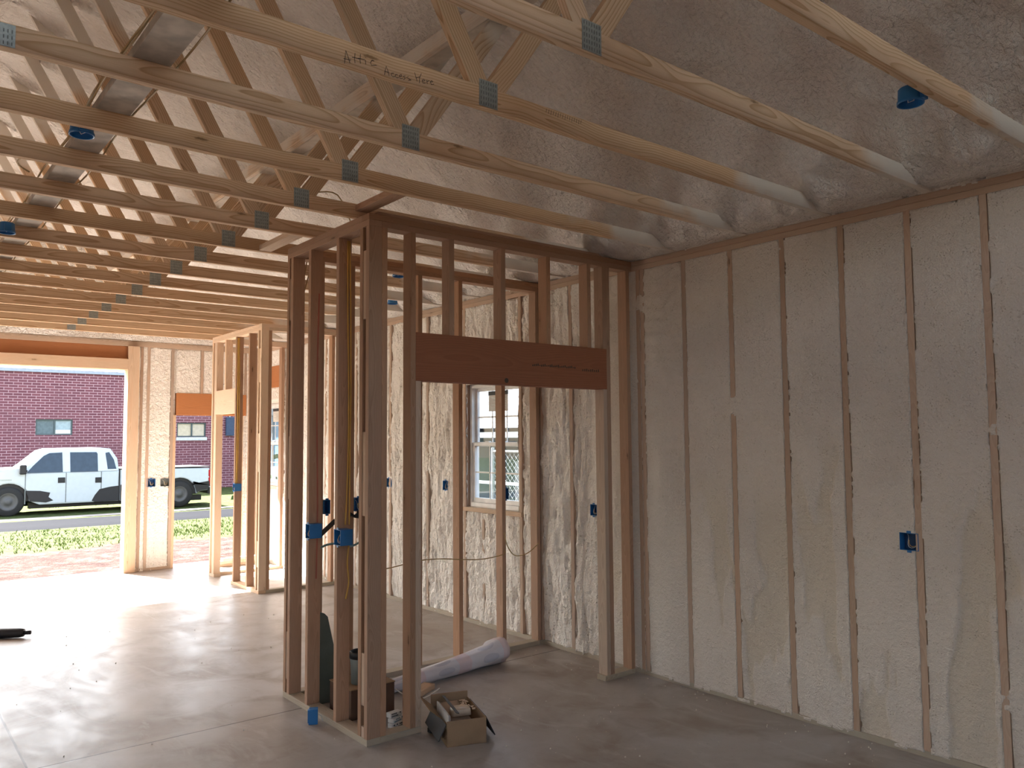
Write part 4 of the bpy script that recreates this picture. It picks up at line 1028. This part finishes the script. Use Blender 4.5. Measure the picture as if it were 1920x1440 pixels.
# ---- pickup truck (drawn side-on, long in x)
YT = 25.76; WD = 1.95; G0 = -.27
tk = empty('pickup_truck', (5.2, YT+WD/2, G0), 'white four door pickup truck with black lower panels parked beyond the lane', 'truck')
def arch(cx, r, n=12, z=.0): return [(cx+r*math.cos(math.pi*(1-i/n)), z+G0+.40+r*math.sin(math.pi*(1-i/n))) for i in range(n+1)]
fx, rx = 3.17, 7.66
body = [(2.12, .20+G0+.2), (2.10, .62)]+[(2.14, .86), (2.30, .96), (2.9, 1.0), (3.42, 1.03), (3.62, .90), (5.93, .88), (5.93, .02)]+[(fx+.75, .02)]+arch(fx, .50)[::-1]+[(2.35, .10)]
def shell(poly, y0, y1, name, mat, par, tuck=0, bev=.03, smooth=False):
    b = MB(); b.prism(poly, 'Y', y0, y1)
    bmesh.ops.recalc_face_normals(b.bm, faces=b.bm.faces[:])
    if bev: bmesh.ops.bevel(b.bm, geom=[e for e in b.bm.edges if len(e.link_faces) == 2 and abs(e.verts[0].co.y-e.verts[1].co.y) < 1e-5], offset=bev, segments=2, affect='EDGES')
    if tuck:
        ym = (y0+y1)/2
        for v in b.bm.verts:
            k = max(0, v.co.z-.86)/.69; v.co.y = ym+(v.co.y-ym)*(1-tuck*k)
    return b.build(name, mat, par)
bd = shell(body, YT, YT+WD, 'front_body', M_whitep, tk)
cab = [(3.40, .86), (3.42, .98), (3.60, 1.12), (4.02, 1.50), (4.20, 1.555), (5.45, 1.57), (5.72, 1.54), (5.90, 1.25), (5.94, .86)]
cb_ = shell(cab, YT+.01, YT+WD-.01, 'cab', M_whitep, tk, tuck=.16, bev=.04)
bed = [(5.97, .02), (5.97, .93), (8.52, .90), (8.56, .86), (8.56, .36), (8.50, .22)]+[(rx+.62, .20)]+arch(rx, .50)[::-1]+[(rx-.62, .02)]
be_ = shell(bed, YT+.005, YT+WD-.005, 'cargo_bed', M_whitep, tk, bev=.02)
b = MB(); b.box((5.96, YT+.0, .925), (8.57, YT+WD, .955), bev=.01); tag(b.build('bed_rail', M_black, tk), 'black bed rail')
def glassp(name, poly, y=YT+.0):
    def yy(z): return YT+.01+(WD/2-.01)*.16*max(0, z-.86)/.69-.008
    b = MB(); vs = [b.bm.verts.new((p[0], yy(p[1]), p[1])) for p in poly]; b.bm.faces.new(vs)
    r_ = bmesh.ops.extrude_face_region(b.bm, geom=b.bm.faces[:]); bmesh.ops.translate(b.bm, verts=[v for v in r_['geom'] if isinstance(v, bmesh.types.BMVert)], vec=(0, .012, 0))
    return b.build(name, M_glassdark, tk)
glassp('front_door_window', [(3.58, .895), (3.74, 1.09), (4.00, 1.36), (4.14, 1.435), (4.46, 1.45), (4.47, .895)])
glassp('rear_door_window', [(4.66, .89), (4.66, 1.45), (5.34, 1.445), (5.37, 1.40), (5.37, .89)])
glassp('cab_corner_window', [(5.63, .95), (5.58, 1.42), (5.68, 1.44), (5.80, 1.22), (5.86, .95)])
for x, z1 in ((3.56, .9), (4.555, 1.5), (5.46, 1.48)):
    b = MB(); yq = YT-.003
    b.box((x-.012, yq, .05), (x+.012, yq+.02, .88), bev=0); b.build('door_seam', M_slot, tk)
b = MB(); b.box((5.938, YT+.01, .02), (5.962, YT+.2, .95), bev=0); b.build('cab_gap', M_black, tk)
for x0, x1, z0 in ((4.35, 4.53, .60), (5.30, 5.47, .57)):
    b = MB(); b.box((x0, YT-.015, z0), (x1, YT+.0, z0+.15), bev=.01); b.build('door_handle', M_black, tk)
b = MB(); b.box((3.40, YT-.18, .87), (3.56, YT-.02, 1.13), bev=.02).box((3.5, YT-.04, .93), (3.6, YT+.03, .98), bev=0); b.build('side_mirror', M_black, tk)
b = MB(); b.box((2.97, YT-.006, .70), (3.24, YT, .745), bev=0); b.build('fender_badge', M_galv, tk)
# mud-black lower panels: irregular
def mud(pts): 
    b = MB(); b.prism(pts, 'Y', YT-.006, YT+.002); return b.build('lower_panel', M_black, tk)
mud([(fx+.40, .42), (fx+.75, .40), (fx+1.0, .34), (fx+.96, .22), (fx+1.08, .12), (fx+.9, .07), (fx+.5, .12), (fx+.50, .15)])
mud([(5.22, .06), (5.30, .22), (5.42, .38), (5.7, .44), (5.93, .46), (5.93, .03), (5.3, .02)])
mud([(5.975, .48), (6.6, .50), (rx-.62, .48), (rx-.55, .30), (rx-.62, .03), (5.975, .03)])
mud([(rx+.40, .50), (8.0, .42), (8.54, .50), (8.555, .37), (8.50, .23), (rx+.62, .21), (rx+.5, .15)])
mud([(2.3, .12), (2.13, .22), (2.13, .44), (2.5, .50), (2.78, .44), (2.66, .13)])
b = MB(); b.box((8.50, YT+.0, .62), (8.60, YT+.12, .86), bev=.02).box((8.50, YT+.0, .36), (8.60, YT+.12, .62), bev=.02); tag(b.build('tail_light', M_redlens, tk), 'red tail light')
b = MB(); b.box((8.52, YT+.05, .10), (8.74, YT+WD-.05, .30), bev=.02); b.build('rear_bumper', M_black, tk)
b = MB(); b.box((2.0, YT+.05, .0), (2.16, YT+WD-.05, .24), bev=.03); b.build('front_bumper', M_galv, tk)
b = MB(); b.box((3.7, YT+.3, -.10), (8.4, YT+.5, .06), bev=0).box((3.7, YT+WD-.5, -.10), (8.4, YT+WD-.3, .06), bev=0); b.build('chassis_rail', M_black, tk)
for x in (fx, rx):
    b = MB(); b.box((x-.56, YT+.10, G0+.38), (x+.56, YT+WD-.10, G0+.98), bev=.02); b.build('wheel_well', M_black, tk)
    for yy, s_ in ((YT+.02, 1), (YT+WD-.02, -1)):
        b = MB(); b.lathe((x, yy, G0+.40), [(.24, .0), (.36, 0), (.40, s_*.03), (.40, s_*.23), (.36, s_*.26), (.0, s_*.26)], 'Y', 30); w_o = b.build('wheel', M_rubber, tk, True)
        b = MB(); b.lathe((x, yy, G0+.40), [(0, s_*.02), (.07, s_*.01), (.09, s_*.05), (.20, s_*.06), (.24, s_*.005), (.245, s_*.03)], 'Y', 24); b.build('rim', plain('dusty_wheel', (.09, .09, .09), .5) if 'dusty_wheel' not in MATS else MATS['dusty_wheel'], w_o, True)

# ---- neighbours seen through the right hand windows
nb = empty('neighbor_shed', (12, 11.5, -.2), 'low grey shingled shed outside the closet window', 'shed')
b = MB(); b.prism([(8.9, 1.96), (8.9, 1.88), (13.6, 4.2), (13.6, 4.3)], 'Y', 6.0, 19.0); b.build('shingle_roof', M_shingle, nb)
b = MB(); b.box((8.9, 6.0, 1.78), (8.94, 19.0, 1.95), bev=0); b.build('gutter_board', M_slot, nb)
b = MB(); b.box((12.0, 6.0, -.2), (12.1, 19.0, 3.2), bev=0).box((9.1, 6.0, -.2), (12.0, 6.1, 2.0), bev=0); b.build('back_wall', M_siding, nb)
for y in (6.4, 8.6, 10.9, 13.0, 15.0, 17.0, 18.9):
    b = MB(); b.box((9.05, y-.05, -.2), (9.15, y+.05, 1.95)); b.build('post', M_outwhite, nb)
b = MB(); b.box((9.06, 6.4, .93), (9.12, 18.9, .98), bev=0); b.build('hand_rail', M_outwhite, nb)
b = MB(); b.box((9.4, 11.4, -.15), (9.46, 11.62, 1.35), bev=0); b.bm.transform(Matrix.Rotation(0, 4, 'Z')); o = b.build('leaning_board', M_outwhite); recenter(o); tag(o, 'white board leaning under the shed roof behind the lower sash', 'board')
b = MB(); b.box((9.4, 11.9, -.15), (9.43, 11.96, 1.2), bev=0); o = b.build('leaning_board', M_outwhite); recenter(o); tag(o, 'thin white strip leaning under the shed roof left of the wider white board', 'board')
fc = empty('chain_link_fence', (8.0, 9.5, -.15), 'chain link fence outside the right half of the closet window', 'fence')
b = MB(); y0f, y1f, z0f, z1f = 7.6, 10.45, -.12, 1.55; st_ = .075
import itertools
for dsg in (1, -1):
    c_ = -3.0
    while c_ < 6:
        # line z = z0f + dsg*(y - y0f - c_)
        pts = []
        for (yy, zz) in ((y0f, z0f+dsg*(0-c_)), (y1f, z0f+dsg*(y1f-y0f-c_))): pts.append((yy, zz))
        (ya_, za_), (yb_, zb_) = pts
        def at(z): return ya_+(z-za_)/(zb_-za_)*(yb_-ya_)
        lo_, hi_ = (za_, zb_) if za_ < zb_ else (zb_, za_)
        L0, H0 = max(lo_, z0f), min(hi_, z1f)
        if H0-L0 > .02: b.tube([(8.0+.004*dsg, at(L0), L0), (8.0+.004*dsg, at(H0), H0)], .0035, 4, caps=False)
        c_ += st_*1.4
b.build('wire_mesh', M_galv, fc)
for y in (7.6, 10.45):
    b = MB(); b.tube([(8.0, y, -.15), (8.0, y, 1.62)], .028, 10); b.build('fence_post', M_galv, fc)
b = MB(); b.tube([(8.0, 7.6, 1.56), (8.0, 10.45, 1.56)], .02, 8); b.build('top_rail', M_galv, fc)
o = board('white_table', (7.0, 8.1, .55), (7.5, 9.1, .58), M_outwhite); recenter(o); 
b = MB()
for (x, y) in ((7.03, 8.13), (7.47, 8.13), (7.03, 9.07), (7.47, 9.07)): b.box((x-.02, y-.02, -.14), (x+.02, y+.02, .55))
b.build('leg_frame', M_vinyl, o); tag(o, 'white low table outside at the foot of the closet window', 'table')
# house beyond the corner window
nh = empty('neighbor_house', (12, 24, -.3), 'pale house wall with a gridded window seen through the far corner window', 'house')
b = panel_pieces('X', 11.0, 11.2, (20.5, 29), (-.4, 3.4), [(25.0, 27.6, .8, 2.6)]); b.box((11.2, 20.5, -.4), (18, 20.7, 3.4), bev=0); b.build('siding_wall', plain('pale_siding', (.22, .23, .24), .8), nh)
b = MB(); b.prism([(10.6, 3.3), (10.6, 3.4), (15, 5.4), (15, 5.3)], 'Y', 20, 29.3); b.build('roof', M_shingle, nh)
b = MB(); b.box((11.1, 25.0, .8), (11.15, 27.6, 2.6), bev=0); wn_ = b.build('window_pane', plain('blue_window', (.13, .21, .27), .15), nh)
b = MB()
for y in (25.0, 25.65, 26.3, 26.95, 27.55): b.box((11.05, y, .8), (11.1, y+.05, 2.6), bev=0)
for z in (.8, 1.7, 2.55): b.box((11.05, 25.0, z), (11.1, 27.6, z+.05), bev=0)
b.build('window_grid', M_outwhite, nh)
b = MB()
for i in range(260):
    y = random.uniform(20, 26.5); x = 9.9+random.gauss(0, .22); z = -.2+abs(random.gauss(0, .42)); s_ = random.uniform(.06, .14); a_ = random.uniform(0, 3.1)
    dx, dy = math.cos(a_)*s_, math.sin(a_)*s_
    b.quad((x-dx, y-dy, z), (x+dx, y+dy, z), (x+dx*.6, y+dy, z+s_*1.4), (x-dx*.8, y-dy*.4, z+s_*1.6))
tag(b.build('hedge', plain('hedge_green', (.07, .11, .04), .8)), 'green hedge growing outside the far corner window', 'hedge', kind='stuff')
